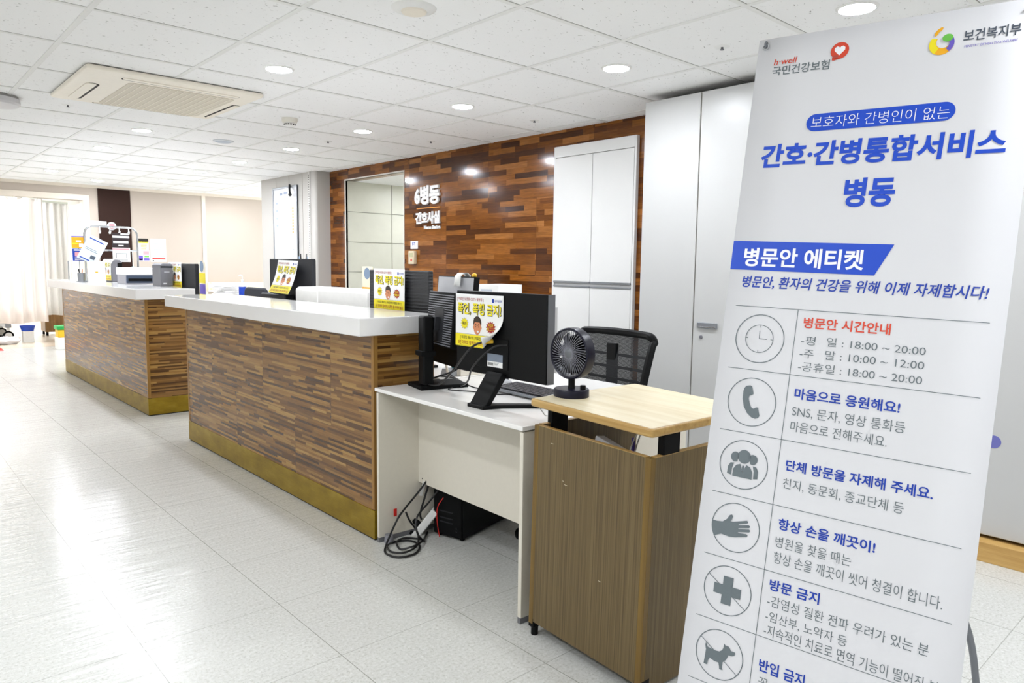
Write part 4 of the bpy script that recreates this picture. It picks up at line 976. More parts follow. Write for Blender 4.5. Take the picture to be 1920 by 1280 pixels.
gr = b.build('grille', plain('fan_spoke', '#8f909a', 0.35, 0.3), t)
b = MB(); b.lathe([(0.0, 0.0125), (0.06, 0.0125), (0.06, 0.0165), (0.0, 0.0165)], 40, 'x', (0, 0, hz)); b.build('motor_plate', M_BLACK, t)
b = MB(); b.lathe([(0.0, -0.0245), (0.012, -0.0235), (0.019, -0.019), (0.019, -0.012), (0.0, -0.012)], 32, 'x', (0, 0, hz)); b.build('hub_cap', plain('hub_grey', '#6d7074', 0.3, 0.5), t)
b = MB(); b.lathe([(0.0, 0.0), (0.02, 0.0), (0.02, 0.016), (0.0, 0.016)], 24, 'x', (0, 0, hz))
for k in range(7):
    q = 2 * math.pi * k / 7 + 0.2
    P = []
    for (r_, a, x) in ((0.018, -0.25, 0.006), (0.045, -0.42, 0.009), (0.073, -0.40, 0.010), (0.073, 0.35, -0.008), (0.045, 0.30, -0.007), (0.018, 0.2, -0.004)): P.append((x, r_ * math.cos(q + a), hz + r_ * math.sin(q + a)))
    b.add(P, [(0, 1, 4, 5), (1, 2, 3, 4)])
o = b.build('blades', plain('blade_black', '#08080c', 0.3), t); sm = o.modifiers.new('solid', 'SOLIDIFY'); sm.thickness = 0.0015
cable('fan_cable', 'white fan cord running over the left edge of the lectern top', [(1.742, 1.703, 0.824), (1.725, 1.713, 0.819), (1.695, 1.706, 0.818), (1.665, 1.69, 0.818), (1.66, 1.715, 0.817), (1.70, 1.735, 0.79), (1.78, 1.78, 0.735), (1.86, 1.84, 0.717)], 0.0022, M_WHITE)

# ================================================================== office chairs
def office_chair(label, loc, rotz, mesh=True, top=0.945):
    """seat faces local -x"""
    t = thing('office_chair', label, 'chair', loc, (0, 0, rotz), group='black office chairs')
    b = MB()
    for k in range(5):
        q = 2 * math.pi * k / 5 + 0.5; c, s_ = math.cos(q), math.sin(q); b.tube([(0.03 * c, 0.03 * s_, 0.10), (0.16 * c, 0.16 * s_, 0.10), (0.27 * c, 0.27 * s_, 0.075)], 0.018, 8)
    b.cyl((0, 0, 0.08), (0, 0, 0.13), 0.035, n=16); b.build('star_base', M_BLACK, t)
    for k in range(5):
        q = 2 * math.pi * k / 5 + 0.5; c, s_ = math.cos(q), math.sin(q); x, y = 0.27 * c, 0.27 * s_
        b = MB(); b.lathe([(0.0, -0.022), (0.024, -0.022), (0.03, -0.012), (0.03, 0.012), (0.024, 0.022), (0.0, 0.022)], 18, 'y', (x, y, 0.03)); b.cyl((x, y, 0.04), (x, y, 0.08), 0.008, n=8); b.build('caster', M_BLACK, t)
    b = MB(); b.cyl((0, 0, 0.13), (0, 0, 0.40), 0.025, n=14); b.build('gas_column', M_BLACK, t)
    b = MB(); b.prism(rrect(-0.25, 0.22, -0.235, 0.235, 0.07), 0.40, 0.47); b.build('seat', plain('seat_black', '#1b1c1f', 0.8), t, bevel=0.02, seg=3)
    H = top
    def bx(z): return 0.20 + 0.10 * (z - 0.45) / 0.5 - 0.03 * math.sin((z - 0.45) / (H - 0.45) * math.pi)
    def hw(z): return 0.235 + 0.012 * math.sin((z - 0.5) * 5)
    loop = []
    z0, z1 = 0.54, H - 0.012
    for k in range(9): z = z0 + (z1 - z0 - 0.04) * k / 8; loop.append((bx(z), hw(z), z))
    for k in range(1, 6): q = R(90 * k / 6); loop.append((bx(z1), hw(z1) - 0.04 * (1 - math.cos(q)), z1 - 0.04 + 0.04 * math.sin(q)))
    top_l = [(bx(z1) + 0.012 * math.cos(a), 0.19 * math.sin(a) if False else (0.195 - 0.39 * k / 6), z1 + 0.006 * math.sin(math.pi * k / 6)) for k, a in ((k, 0) for k in range(7))]
    loop += top_l
    right = [(x, -y, z) for x, y, z in reversed(loop[:14])]; loop += right
    if mesh:
        b = MB(); b.tube(loop, 0.019, 8, closed=True); b.build('back_frame', M_BLACK, t)
        v_ = []; fs = []; n = 10
        for j in range(n + 1):
            z = z0 + (z1 - z0) * j / n
            for i in range(9): y = -hw(z) + 2 * hw(z) * i / 8; v_.append((bx(z) + 0.012 * (1 - (y / hw(z)) ** 2), y, z))
        for j in range(n):
            for i in range(8): k = j * 9 + i; fs.append((k, k + 1, k + 10, k + 9))
        b = MB(); b.add(v_, fs); b.build('back_mesh', M_MESH, t)
        b = MB()
        for z in (0.66, 0.72, 0.775, 0.835): b.box(bx(z) + 0.016, bx(z) + 0.024, -hw(z), hw(z), z - 0.006, z + 0.006)
        b.build('back_slats', M_BLACK, t)
    else:
        b = MB(); v_ = rrect(-0.22, 0.22, 0.52, H, 0.06); b.prism(v_, 0.235, 0.275, 'x'); b.build('back_pad', plain('pad_navy', '#20242e', 0.7), t, bevel=0.018, seg=3)
    b = MB(); b.box(0.26, 0.285, -0.03, 0.03, 0.42, H - 0.06) if mesh else b.box(0.27, 0.29, -0.03, 0.03, 0.42, 0.7); b.box(0.05, 0.285, -0.03, 0.03, 0.385, 0.42); b.build('spine', M_BLACK, t, bevel=0.004)
    for sg in (-1, 1):
        b = MB(); b.tube([(0.05, sg * 0.2, 0.42), (0.05, sg * 0.275, 0.44), (0.05, sg * 0.28, 0.60), (0.0, sg * 0.28, 0.625)], 0.013, 8); b.box(-0.15, 0.08, sg * 0.28 - 0.025, sg * 0.28 + 0.025, 0.62, 0.645)
        b.build('armrest', M_BLACK, t)
    return t
office_chair('black mesh-backed office chair pushed up behind the cream desk', (2.47, 2.295, 0), R(-3), True, 0.95)
office_chair('dark blue-black office chair behind the near counter, beside the sanitizer bottle', (2.965, 6.5, 0), R(182), False, 1.035)

# ================================================================== computer and cables under the desk
t = thing('computer_tower', 'black computer tower on the floor under the cream desk', 'computer', (1.985, 2.50, 0), (0, 0, R(14)))
b = MB(); b.box(0, 0.40, 0, 0.17, 0.012, 0.37); b.build('case', M_BLACK, t, bevel=0.004)
b = MB(); b.box(-0.012, 0.0, 0.004, 0.166, 0.014, 0.366); b.build('front_bezel', M_BLACKM, t, bevel=0.004)
b = MB()
for z in (0.075, 0.095, 0.125): b.box(-0.0135, -0.012, 0.05, 0.13, z, z + 0.006)
for z in (0.06, 0.045): b.cyl((-0.014, 0.03, z), (-0.012, 0.03, z), 0.004, n=10)
b.build('ports', M_CHAR, t)
for q in ((0.02, 0.02), (0.38, 0.02), (0.02, 0.15), (0.38, 0.15)): b = MB(); b.cyl((q[0], q[1], 0), (q[0], q[1], 0.012), 0.012, n=10); b.build('foot', M_BLACKM, t)
t = thing('power_strip', 'white power strip leaning under the cream desk beside the tower', 'power strip', (1.905, 2.705, 0.035), (R(-8), R(-52), R(-40)))
b = MB(); b.box(-0.10, 0.10, -0.028, 0.028, -0.018, 0.018); b.build('body', M_WHITE, t, bevel=0.006)
for k in range(3): b = MB(); b.lathe([(0.0, 0.019), (0.017, 0.0185), (0.018, 0.018), (0.0, 0.018)], 18, 'z', (-0.06 + k * 0.055, 0, 0)); b.build('socket', plain('socket_grey', '#bdbdb8', 0.5), t)
for k in range(2): b = MB(); b.cyl((-0.06 + k * 0.055, 0, 0.0185), (-0.06 + k * 0.055, 0, 0.055), 0.016, 0.012, 14); tag(b.build('plug', M_BLACK, None), ['black plug in the upper socket of the white power strip', 'black plug in the middle socket of the white power strip'][k], 'plug').matrix_world = Matrix.LocRotScale(Vector((1.905, 2.705, 0.035)), Euler((R(-8), R(-52), R(-40))), None)
cable('floor_cable', 'thick black cable bundle looping out onto the floor under the desk', [(1.93, 2.66, 0.30), (1.86, 2.685, 0.21), (1.80, 2.68, 0.165), (1.745, 2.66, 0.135), (1.72, 2.66, 0.10), (1.70, 2.67, 0.05), (1.68, 2.67, 0.012), (1.64, 2.61, 0.006), (1.655, 2.535, 0.006), (1.73, 2.52, 0.006), (1.80, 2.58, 0.006), (1.80, 2.66, 0.006), (1.74, 2.69, 0.006), (1.68, 2.66, 0.012), (1.655, 2.59, 0.014), (1.69, 2.545, 0.014), (1.76, 2.56, 0.014), (1.82, 2.62, 0.012), (1.84, 2.66, 0.04), (1.80, 2.66, 0.10), (1.77, 2.645, 0.15)], 0.0047, M_CABLE, 'cables under the desk')
cable('floor_cable', 'second black cable coiled on the floor under the desk front', [(1.95, 2.62, 0.24), (1.89, 2.64, 0.17), (1.82, 2.63, 0.12), (1.80, 2.60, 0.06), (1.83, 2.59, 0.016), (1.85, 2.64, 0.006), (1.80, 2.70, 0.006), (1.73, 2.66, 0.018), (1.71, 2.60, 0.008), (1.75, 2.56, 0.022), (1.81, 2.58, 0.022), (1.87, 2.64, 0.01), (1.92, 2.69, 0.008)], 0.0045, M_CABLE, 'cables under the desk')
cable('floor_cable', 'black cable hanging straight down from the desk to the power strip', [(1.97, 2.70, 0.42), (1.94, 2.69, 0.28), (1.90, 2.68, 0.19), (1.88, 2.69, 0.11), (1.893, 2.70, 0.075)], 0.005, M_CABLE, 'cables under the desk')
cable('red_wire', 'thin red cord hanging beside the computer tower', [(1.955, 2.60, 0.20), (1.925, 2.615, 0.15), (1.925, 2.62, 0.08), (1.935, 2.615, 0.004)], 0.0022, M_BRED)
b = MB(); b.box(1.752, 1.768, 2.715, 2.719, 0.115, 0.15); tag(b.build('cable_tag', M_BRED, bevel=0.001), 'small red cable tag by the left side panel of the desk', 'tag')
b = MB(); b.M = Matrix.Translation((1.893, 2.688, 0.225)) @ Matrix.Rotation(R(20), 4, 'Y'); b.box(-0.008, 0.008, 0, 0.003, -0.035, 0.035); tag(b.build('cable_label', M_PAPER), 'white paper label wrapped on the hanging cable under the desk', 'label')

# ================================================================== behind the near counter
t = thing('sanitizer_bottle', 'clear pump bottle of hand sanitizer with blue label behind the near counter', 'bottle', (2.9, 7.28, 0.90))
b = MB(); b.lathe([(0.0, 0.0), (0.034, 0.0), (0.036, 0.004), (0.036, 0.13), (0.028, 0.155), (0.013, 0.165), (0.013, 0.175), (0.0, 0.175)], 28); b.build('bottle', plain('clear_bottle', '#e4eaf0', 0.15), t)
b = MB(); b.lathe([(0.0365, 0.03), (0.0368, 0.031), (0.0368, 0.115), (0.0365, 0.116)], 28); b.build('label_band', M_BLUEK, t)
b = MB(); b.cyl((0, 0, 0.175), (0, 0, 0.225), 0.006, n=10); b.cyl((0, 0, 0.175), (0, 0, 0.19), 0.015, n=14); b.tube([(0, 0, 0.225), (-0.01, 0.02, 0.232), (-0.012, 0.045, 0.225)], 0.007); b.build('pump', M_WHITE, t)
t = thing('side_table', 'white side table carrying the sanitizer bottle behind the near counter', 'table', (2.70, 7.02, 0))
b = MB(); b.box(0, 0.5, 0, 0.9, 0.875, 0.90); b.build('table_top', M_DESKTOP, t, bevel=0.003)
for q in ((0.02, 0.02), (0.45, 0.02), (0.02, 0.85), (0.45, 0.85)): b = MB(); b.box(q[0], q[0] + 0.03, q[1], q[1] + 0.03, 0, 0.875); b.build('leg', M_STEEL, t)
t = thing('paper_stack', 'loose heap of white papers beside the sanitizer bottle', 'papers', (2.78, 7.5, 0.90))
rnd = random.Random(9); b = MB()
for k in range(7):
    b.M = Matrix.Translation((0.08, 0.12, k * 0.018)) @ Matrix.Rotation(rnd.uniform(-0.3, 0.3), 4, 'Z'); b.box(-0.105, 0.105, -0.148, 0.148, 0.0, 0.014)
b.build('sheets', M_PAPER, t, smooth=False)
def strip_sign(name, label, loc, W, H, bands):
    t = thing(name, label, 'sign', loc, (0, 0, R(0)), group='narrow information strips')
    b = MB(); b.box(0.0, 0.006, -W, 0, 0.01, H); b.build('strip', plain('strip_cream', '#f1e7cf', 0.5), t, bevel=0.002)
    b = MB(); b.box(-0.02, 0.05, -W, 0, 0, 0.01); b.build('stand', plain('acrylic', '#dfe5ea', 0.1), t)
    by = {}
    for mat, a0, a1, c0, c1 in bands: by.setdefault(mat.name, [mat, []])[1].append((a0, a1, c0, c1))
    for nm, (mat, L) in by.items():
        b = MB()
        for a0, a1, c0, c1 in L: b.box(-0.001, 0.0, -W * a1, -W * a0, H * c0, H * c1)
        b.build('printing', mat, t, smooth=False, merge=False)
    b = MB(); b.flat(fan(circ(-W / 2, H * 0.92, W * 0.3, W * 0.3, 24)), lambda a, c: (-0.0012, a, c)); b.build('round_mark', plain('mark_blue', '#7c90a8', 0.5), t, recalc=False)
    return t
strip_sign('info_strip', 'narrow information strip left of the ridged monitor', (2.36, 4.01, 0.71), 0.12, 0.535, [(M_AMB, 0.0, 1.0, 0.74, 0.76), (plain('strip_apricot', '#f6d9a0', 0.5), 0.05, 0.95, 0.62, 0.73), (plain('strip_slate', '#67748c', 0.5), 0.05, 1, 0.64 - 0.2, 0.6), (M_AMB, 0.05, 1, 0.40, 0.43)])
strip_sign('info_strip', 'narrow yellow and blue information strip right of the textured monitor', (2.37, 6.98, 0.75), 0.17, 0.51, [(M_YEL, 0.0, 1.0, 0.62, 0.80), (M_PUR, 0.15, 1.0, 0.42, 0.60), (M_YEL, 0.05, 0.95, 0.37, 0.42), (M_BLUE, 0.2, 0.6, 0.08, 0.3)])
t = thing('pen_holder', 'pen cup with pale blue pens rising behind the charcoal monitor', 'pen cup', (2.475, 5.05, 0.71))
b = MB(); b.lathe([(0.0, 0.0), (0.04, 0.0), (0.042, 0.10), (0.038, 0.10), (0.036, 0.006), (0.0, 0.006)], 24, 'z', (0, 0, 0.38)); b.build('cup', M_STEEL, t)
b = MB(); b.box(-0.08, 0.08, -0.08, 0.08, 0, 0.38); b.build('riser_box', M_WHITE, t, bevel=0.004)
rnd = random.Random(5)
for k, mt in enumerate((M_SKY, M_CHAR, M_SKY, M_STEEL)):
    b = MB(); q = k * 1.6; b.cyl((0.01 * math.cos(q), 0.01 * math.sin(q), 0.39), (0.035 * math.cos(q), 0.045 * math.sin(q), 0.60 + 0.02 * (k % 2)), 0.005, n=8); tag(b.build('pen', mt), ['pale blue pen leaning left in the cup behind the charcoal monitor', 'dark pen in the cup behind the charcoal monitor', 'pale blue pen leaning right in the cup behind the charcoal monitor', 'steel pen in the cup behind the charcoal monitor'][k], 'pen', 'pens in the cup').location = (2.475, 5.05, 0.71)
t = thing('tissue_box', 'white carton with printed side on a low filing unit before the wood wall', 'carton', (2.95, 3.38, 1.0))
b = MB(); b.box(0, 0.2, 0, 0.20, 0, 0.142); b.cur = 1; b.box(-0.0008, 0, 0.06, 0.17, 0.10, 0.112); b.box(-0.0008, 0, 0.12, 0.18, 0.06, 0.066); b.build('carton', [M_PAPER, plain('carton_print', '#c5ccd6', 0.5)], t, bevel=0.002)
t = thing('filing_unit', 'white low filing unit in front of the wood wall, under the carton', 'cabinet', (2.85, 3.25, 0))
b = MB(); b.box(0, 0.5, 0, 0.62, 0, 1.0); b.build('body', M_LOCK, t, bevel=0.004)
for z in (0.04, 0.36, 0.68):
    b = MB(); b.box(-0.015, 0, 0.01, 0.61, z, z + 0.30); d = b.build('drawer', M_LOCK, t, bevel=0.003)
    b = MB(); b.box(-0.025, -0.015, 0.25, 0.37, z + 0.22, z + 0.24); b.build('handle', M_STEEL, d)
t = thing('paper_roll_box', 'white box left of the printed carton on the filing unit', 'carton', (2.95, 3.60, 1.0))
b = MB(); b.box(0, 0.25, 0, 0.24, 0, 0.115); b.build('carton', M_PAPER, t, bevel=0.01)

# ================================================================== on the far counter
ZC2 = 1.0405
t = thing('rack', 'chrome tube rack with hooks standing on the far counter', 'rack', (1.77, 8.55, ZC2))
RW, RH = 0.50, 0.575
P = [(0, 0, 0.0), (0, 0, RH - 0.08)] + [(0.08 - 0.08 * math.cos(R(k * 15)), 0, RH - 0.08 + 0.08 * math.sin(R(k * 15))) for k in range(1, 7)] + [(RW - 0.08 + 0.08 * math.sin(R(k * 15)), 0, RH - 0.08 + 0.08 * math.cos(R(k * 15))) for k in range(0, 7)] + [(RW, 0, RH - 0.08), (RW, 0, -0.29)]
b = MB(); b.tube(P, 0.011, 10); b.build('tube_frame', M_CHROME, t)
b = MB(); b.cyl((0, 0, 0.33), (RW, 0, 0.33), 0.009, n=12); b.build('cross_bar', M_CHROME, t)
for k, x in enumerate((0.14, 0.235, 0.325, 0.415)):
    b = MB(); b.tube([(x, -0.012, RH), (x, -0.018, RH - 0.03), (x, -0.012, RH - 0.055), (x + 0.012, -0.006, RH - 0.045)], 0.006, 8); b.ell((x, -0.012, RH - 0.06), 0.012, 0.01, 0.014, 12, 8); b.build('hook', M_WHITE, t)
b = MB(); b.box(-0.03, 0.03, -0.05, 0.05, 0.0, 0.008); b.build('foot', M_STEEL, t)
def sheet_sign(name, label, loc, rot, W, H, bands, base=None, cat='paper', group=None):
    t = thing(name, label, cat, loc, rot, group)
    b = MB(); b.box(0, W, 0, 0.002, 0, H); b.build('sheet', base or M_PAPER, t, smooth=False)
    by = {}
    for k, (mat, a0, a1, c0, c1) in enumerate(bands): by.setdefault(mat.name, [mat, []])[1].append((a0, a1, c0, c1, k))
    for nm, (mat, L) in by.items():
        b = MB()
        for a0, a1, c0, c1, k in L: b.box(a0 * W, a1 * W, -0.0012 - 0.0006 * k, 0.0, c0 * H, c1 * H)
        b.build('printing', mat, t, smooth=False, merge=False)
    return t
sheet_sign('clipped_sheet', 'tilted pale blue printed form clipped to the rack', (1.685, 8.518, ZC2 + 0.255), (0, R(-36 + 64), 0), 0.19, 0.27, [(plain('form_blue', '#d6e2f2', 0.5), 0, 1, 0, 1), (M_BLUEK, 0.1, 0.85, 0.86, 0.9), (M_PAPER, 0.08, 0.92, 0.58, 0.80), (M_GREY, 0.12, 0.7, 0.50, 0.515), (M_GREY, 0.12, 0.8, 0.44, 0.455), (M_BLUEK, 0.1, 0.6, 0.05, 0.09), (M_GREYD, 0.55, 0.8, 0.16, 0.3)], group='papers on the rack')
sheet_sign('name_board', 'dark board with white name strips hanging in the rack', (2.02, 8.525, ZC2 + 0.365), (0, 0, 0), 0.165, 0.15, [(M_PAPER, 0.5, 1, 0.86, 0.98), (M_PAPER, 0.02, 1, 0.66, 0.8), (M_PAPER, 0.06, 0.94, 0.28, 0.44), (M_PAPER, 0.35, 0.65, 0.08, 0.16)], plain('board_dark', '#2a2024', 0.4), 'board', 'papers on the rack')
sheet_sign('drawing_sheet', 'white sheet with grey line drawing hanging under the dark name board', (2.02, 8.525, ZC2 + 0.21), (0, 0, 0), 0.17, 0.15, [(M_GREY, 0.2, 0.8, 0.60, 0.62), (M_GREY, 0.2, 0.22, 0.25, 0.6), (M_GREY, 0.78, 0.8, 0.25, 0.6), (M_GREY, 0.3, 0.5, 0.4, 0.43), (M_GREY, 0.15, 0.85, 0.12, 0.14), (M_PINK, 0.0, 0.95, 0.86, 0.95)], group='papers on the rack')
sheet_sign('placard', 'yellow hand washing placard at the left end of the far counter', (1.655, 8.58, ZC2 + 0.345), (0, 0, 0), 0.135, 0.125, [(M_AMB, 0.0, 1, 0.0, 0.9), (M_PUR, 0.0, 1, 0.92, 1.0), (M_PAPER, 0.3, 0.65, 0.5, 0.65), (M_PAPER, 0.5, 0.8, 0.1, 0.4), (M_YEL, 0.05, 0.45, 0.35, 0.42)], cat='placard')
sheet_sign('placard', 'dark blue placard with pink picture at the left end of the far counter', (1.66, 8.58, ZC2 + 0.215), (0, 0, 0), 0.13, 0.125, [(M_BLUEK, 0, 1, 0, 1), (M_WINK, 0.1, 0.9, 0.84, 0.94), (M_PINK, 0.16, 0.86, 0.36, 0.72), (M_WINK, 0.15, 0.85, 0.2, 0.28), (M_WINK, 0.15, 0.85, 0.07, 0.13)], cat='placard')
t = thing('placard_stand', 'slim stand holding the yellow and blue placards on the far counter', 'stand', (1.68, 8.60, ZC2))
b = MB(); b.cyl((0.04, -0.012, 0), (0.04, -0.012, 0.45), 0.004, n=8); b.build('post', M_STEEL, t)
b = MB(); b.box(0.0, 0.07, -0.05, 0.03, 0, 0.006); b.build('base', M_STEEL, t)
sheet_sign('folder', 'white folder with small orange mark leaning at the rack foot', (1.775, 8.47, ZC2), (R(-6), 0, 0), 0.16, 0.215, [(M_AMB, 0.4, 0.56, 0.42, 0.5)], plain('folder_white', '#f4f3f0', 0.5), 'folder')
t = thing('card_stack', 'stack of white cards before the folder on the far counter', 'cards', (1.75, 8.33, ZC2))
b = MB(); b.box(0, 0.13, 0, 0.09, 0, 0.08); b.build('cards', M_PAPER, t, bevel=0.003)
b = MB(); b.box(0.0, 0.13, -0.001, 0.0, 0.066, 0.073); b.build('edge_line', M_SKY, t)
t = thing('pen_cup', 'steel pen cup at the left end of the far counter', 'pen cup', (1.735, 8.60, ZC2))
b = MB(); b.lathe([(0.0, 0.0), (0.035, 0.0), (0.037, 0.09), (0.034, 0.09), (0.032, 0.005), (0.0, 0.005)], 24); b.build('cup', M_STEEL, t)
for k, mt in enumerate((M_SKIN, M_CHAR)):
    b = MB(); b.cyl((0.0, 0.0, 0.01), (0.01 - 0.03 * k, 0.02 * k, 0.13), 0.006, n=8); o = b.build('pen', mt); o.location = (1.735, 8.60, ZC2); tag(o, ['tan pen in the steel cup on the far counter', 'dark pen in the steel cup on the far counter'][k], 'pen', 'pens in the steel cup')
t = thing('round_fan', 'round pink and white disc mounted on top of the rack', 'disc', (2.035, 8.58, ZC2 + RH - 0.02))
b = MB(); b.lathe([(0.0, -0.006), (0.043, -0.006), (0.043, 0.006), (0.0, 0.006)], 30, 'y', (0, 0, 0.03)); b.build('disc', M_WINK, t)
b = MB(); b.lathe([(0.0, -0.008), (0.028, -0.008), (0.028, -0.0055), (0.0, -0.0055)], 26, 'y', (0, 0, 0.032)); b.build('pink_centre', M_PINK, t)
t = thing('top_sign', 'blank white sign lying along the left top of the rack', 'sign', (1.80, 8.55, ZC2 + RH + 0.012))
b = MB(); b.box(0.02, 0.18, -0.004, 0.004, 0, 0.045); b.build('plate', M_PAPER, t)
t = thing('keyring', 'pale turquoise round tag hanging from the rack cross bar', 'tag', (2.215, 8.53, ZC2 + 0.12))
b = MB(); b.cyl((0, 0, 0.04), (0, 0.01, 0.205), 0.004, n=6); b.build('cord', M_WHITE, t)
b = MB(); b.lathe([(0.0, -0.004), (0.032, -0.004), (0.032, 0.004), (0.0, 0.004)], 24, 'y', (0, 0, 0.01)); b.build('disc', plain('tag_turquoise', '#a9dfe2', 0.4), t)

# ================================================================== the banner in front
t = thing('x_banner', 'tall white hospital visiting-etiquette banner on an X stand', 'banner')
BO = Vector((1.76431772, 1.00590098, 1.84664414))
Bu = Vector((0.16766291, -0.98553544, -0.02467893)); Bv = -Vector((-0.15924387, -0.00236962, -0.98723643)); Bn = -Vector((0.97289801, 0.1694529, -0.15733777))
Bn = Bu.cross(Bv).normalized()
t.matrix_world = Matrix(((Bu.x, Bv.x, Bn.x, BO.x), (Bu.y, Bv.y, Bn.y, BO.y), (Bu.z, Bv.z, Bn.z, BO.z), (0, 0, 0, 1)))
BW, BH = 0.60, 1.795
def bulge(u_, v_):
    return 0.0
def bp(u_, v_, h=0.0): return (u_, -v_, bulge(u_, v_) + h)
b = MB(); nx, ny = 6, 18
b.add([bp(BW * i / nx, BH * j / ny) for j in range(ny + 1) for i in range(nx + 1)], [(j * (nx + 1) + i, (j + 1) * (nx + 1) + i, (j + 1) * (nx + 1) + i + 1, j * (nx + 1) + i + 1) for j in range(ny) for i in range(nx)])
o = b.build('vinyl_sheet', M_BANNER, t); sm = o.modifiers.new('solid', 'SOLIDIFY'); sm.thickness = 0.0005; sm.offset = -1
def ink(name, mats, tris):
    b = MB()
    for mi, tri, h in tris:
        b.cur = mi; b.flat(tri, lambda a, c: bp(a, c, 0.0009 + h * 0.0003))
    return b.build(name, mats, t, smooth=False, merge=False)
def tx(s_, bold, bl, br, tl): return put(glyphs(s_, bold), quad(bl, br, tl))
def rows(v0, v1, u0=0.198): return v0, v1, u0
# helper: bottom v, top v, left u, right u, slant
def bx_(s_, bold, u0, u1, vb, vt, sl=0.0): return tx(s_, bold, (u0, vb), (u1, vb), (u0 + sl, vt))
ink('insurance_logo_lettering', [M_ORANGE, M_GREY], [
    (0, bx_('h·well', 0.008, 0.0444, 0.0992, 0.0712, 0.056, 0.003), 0), (1, bx_('국민건강보험', 0.012, 0.0433, 0.1814, 0.0988, 0.0748), 0)])
heart = [(0.0, -0.011), (-0.006, -0.005), (-0.0105, 0.0), (-0.0105, 0.005), (-0.006, 0.0085), (-0.002, 0.0075), (0, 0.0045), (0.002, 0.0075), (0.006, 0.0085), (0.0105, 0.005), (0.0105, 0.0), (0.006, -0.005)]
ink('insurance_logo_mark', [M_ORANGE, M_WINK, plain('logo_shadow', '#b9483c', 0.4, var=0)], [
    (0, fan(circ(0.2013, 0.0562, 0.0207, 0.0205, 40)), 0), (0, fan([(0.186, 0.066), (0.198, 0.074), (0.204, 0.0758), (0.190, 0.0795), (0.1855, 0.0785)]), 0),
    (2, fan([(0.1865, 0.0668), (0.199, 0.0668), (0.199, 0.0735), (0.1855, 0.0735)]), 1), (1, fan([(0.2013 + a * 1.15, 0.0555 - c * 1.15) for a, c in heart]), 2)])
ink('ministry_lettering', [M_GREYD, M_PUR], [(0, bx_('보건복지부', 0.014, 0.4575, 0.5616, 0.0757, 0.0500), 0), (1, bx_('MINISTRY OF HEALTH & WELFARE', 0.0, 0.4608, 0.5572, 0.0888, 0.0835, 0.0006), 0)])
ring_pts = lambda cx, cy, r0, r1, a0, a1, sx=0.0, sy=0.0: fan(circ(cx, cy, r1, r1, 24, R(a0), R(a1)) + list(reversed(circ(cx + sx, cy + sy, r0, r0, 24, R(a0), R(a1)))))
ink('ministry_mark', [M_AMB, M_YEL, M_GRN, M_PUR], [
    (0, ring_pts(0.4165, 0.0735, 0.0140, 0.0248, 20, 215, 0.003, -0.004), 0), (1, ring_pts(0.4165, 0.0735, 0.0150, 0.0246, 120, 215, 0.003, -0.004), 1),
    (3, ring_pts(0.4165, 0.0735, 0.0150, 0.0246, -50, 50, 0.0, 0.0), 2), (2, fan(circ(0.4275, 0.0615, 0.0105, 0.0085, 24)), 3),
    (0, fan([(0.4015, 0.0560), (0.4005, 0.0480), (0.4060, 0.0400), (0.4130, 0.0355), (0.4165, 0.0370), (0.4150, 0.0420), (0.4090, 0.0470), (0.4060, 0.0530)]), 1)])
pr_ = 0.0212
ink('blue_pill', [M_BLUE], [(0, fan(circ(0.1655, 0.2286, pr_, 0.0212, 16, R(90), R(270)) + circ(0.4385, 0.2272, pr_, 0.0212, 16, R(-90), R(90))), 0)])
ink('pill_lettering', [M_WINK], [(0, tx('보호자와 간병인이 없는', -0.012, (0.1560, 0.2425), (0.4490, 0.2440), (0.1570, 0.2140)), 2)])
ink('title_lettering', [M_BLUE], [(0, tx('간호·간병통합서비스', 0.034, (0.0420, 0.3360), (0.5600, 0.3335), (0.0440, 0.2752)), 0)])
ink('title_lettering', [M_BLUE], [(0, tx('병동', 0.036, (0.2510, 0.4385), (0.3600, 0.4375), (0.2520, 0.3690)), 0)])
ink('blue_header', [M_BLUE], [(0, fan([(0.0, 0.5215), (0.3730, 0.5250), (0.3393, 0.5970), (0.0, 0.5950)]), 0)])
ink('header_lettering', [M_WINK], [(0, bx_('병문안 에티켓', 0.026, 0.0320, 0.3140, 0.5865, 0.5385), 2)])
ink('subtitle_lettering', [M_BLUEK], [(0, bx_('병문안, 환자의 건강을 위해 이제 자제합시다!', 0.018, 0.0330, 0.5600, 0.6410, 0.6095, 0.005), 0)])
V = [0.6872 + 0.1584 * k for k in range(7)]
ink('rule_lines', [M_GREY], [(0, linetri((0.0265, v), (0.5715, v), 0.0014), 0) for v in V] + [(0, linetri((0.1815, V[0]), (0.1795, V[6]), 0.0014), 0)])
ink('orange_heading', [M_ORANGE], [(0, bx_('병문안 시간안내', 0.02, 0.198, 0.3874, 0.7305, 0.7042), 0)])
HEAD = [('마음으로 응원해요!', 0.198, 0.4257, 0.9023, 0.8755), ('단체 방문을 자제해 주세요.', 0.199, 0.5090, 1.0755, 1.0490), ('항상 손을 깨끗이!', 0.199, 0.4120, 1.2180, 1.1905), ('방문 금지', 0.1966, 0.3112, 1.3650, 1.3380), ('반입 금지', 0.1957, 0.3015, 1.5605, 1.5310)]
for s_, a, c, vb, vt in HEAD: ink('blue_heading', [M_BLUEK], [(0, bx_(s_, 0.022, a, c, vb, vt), 0)])
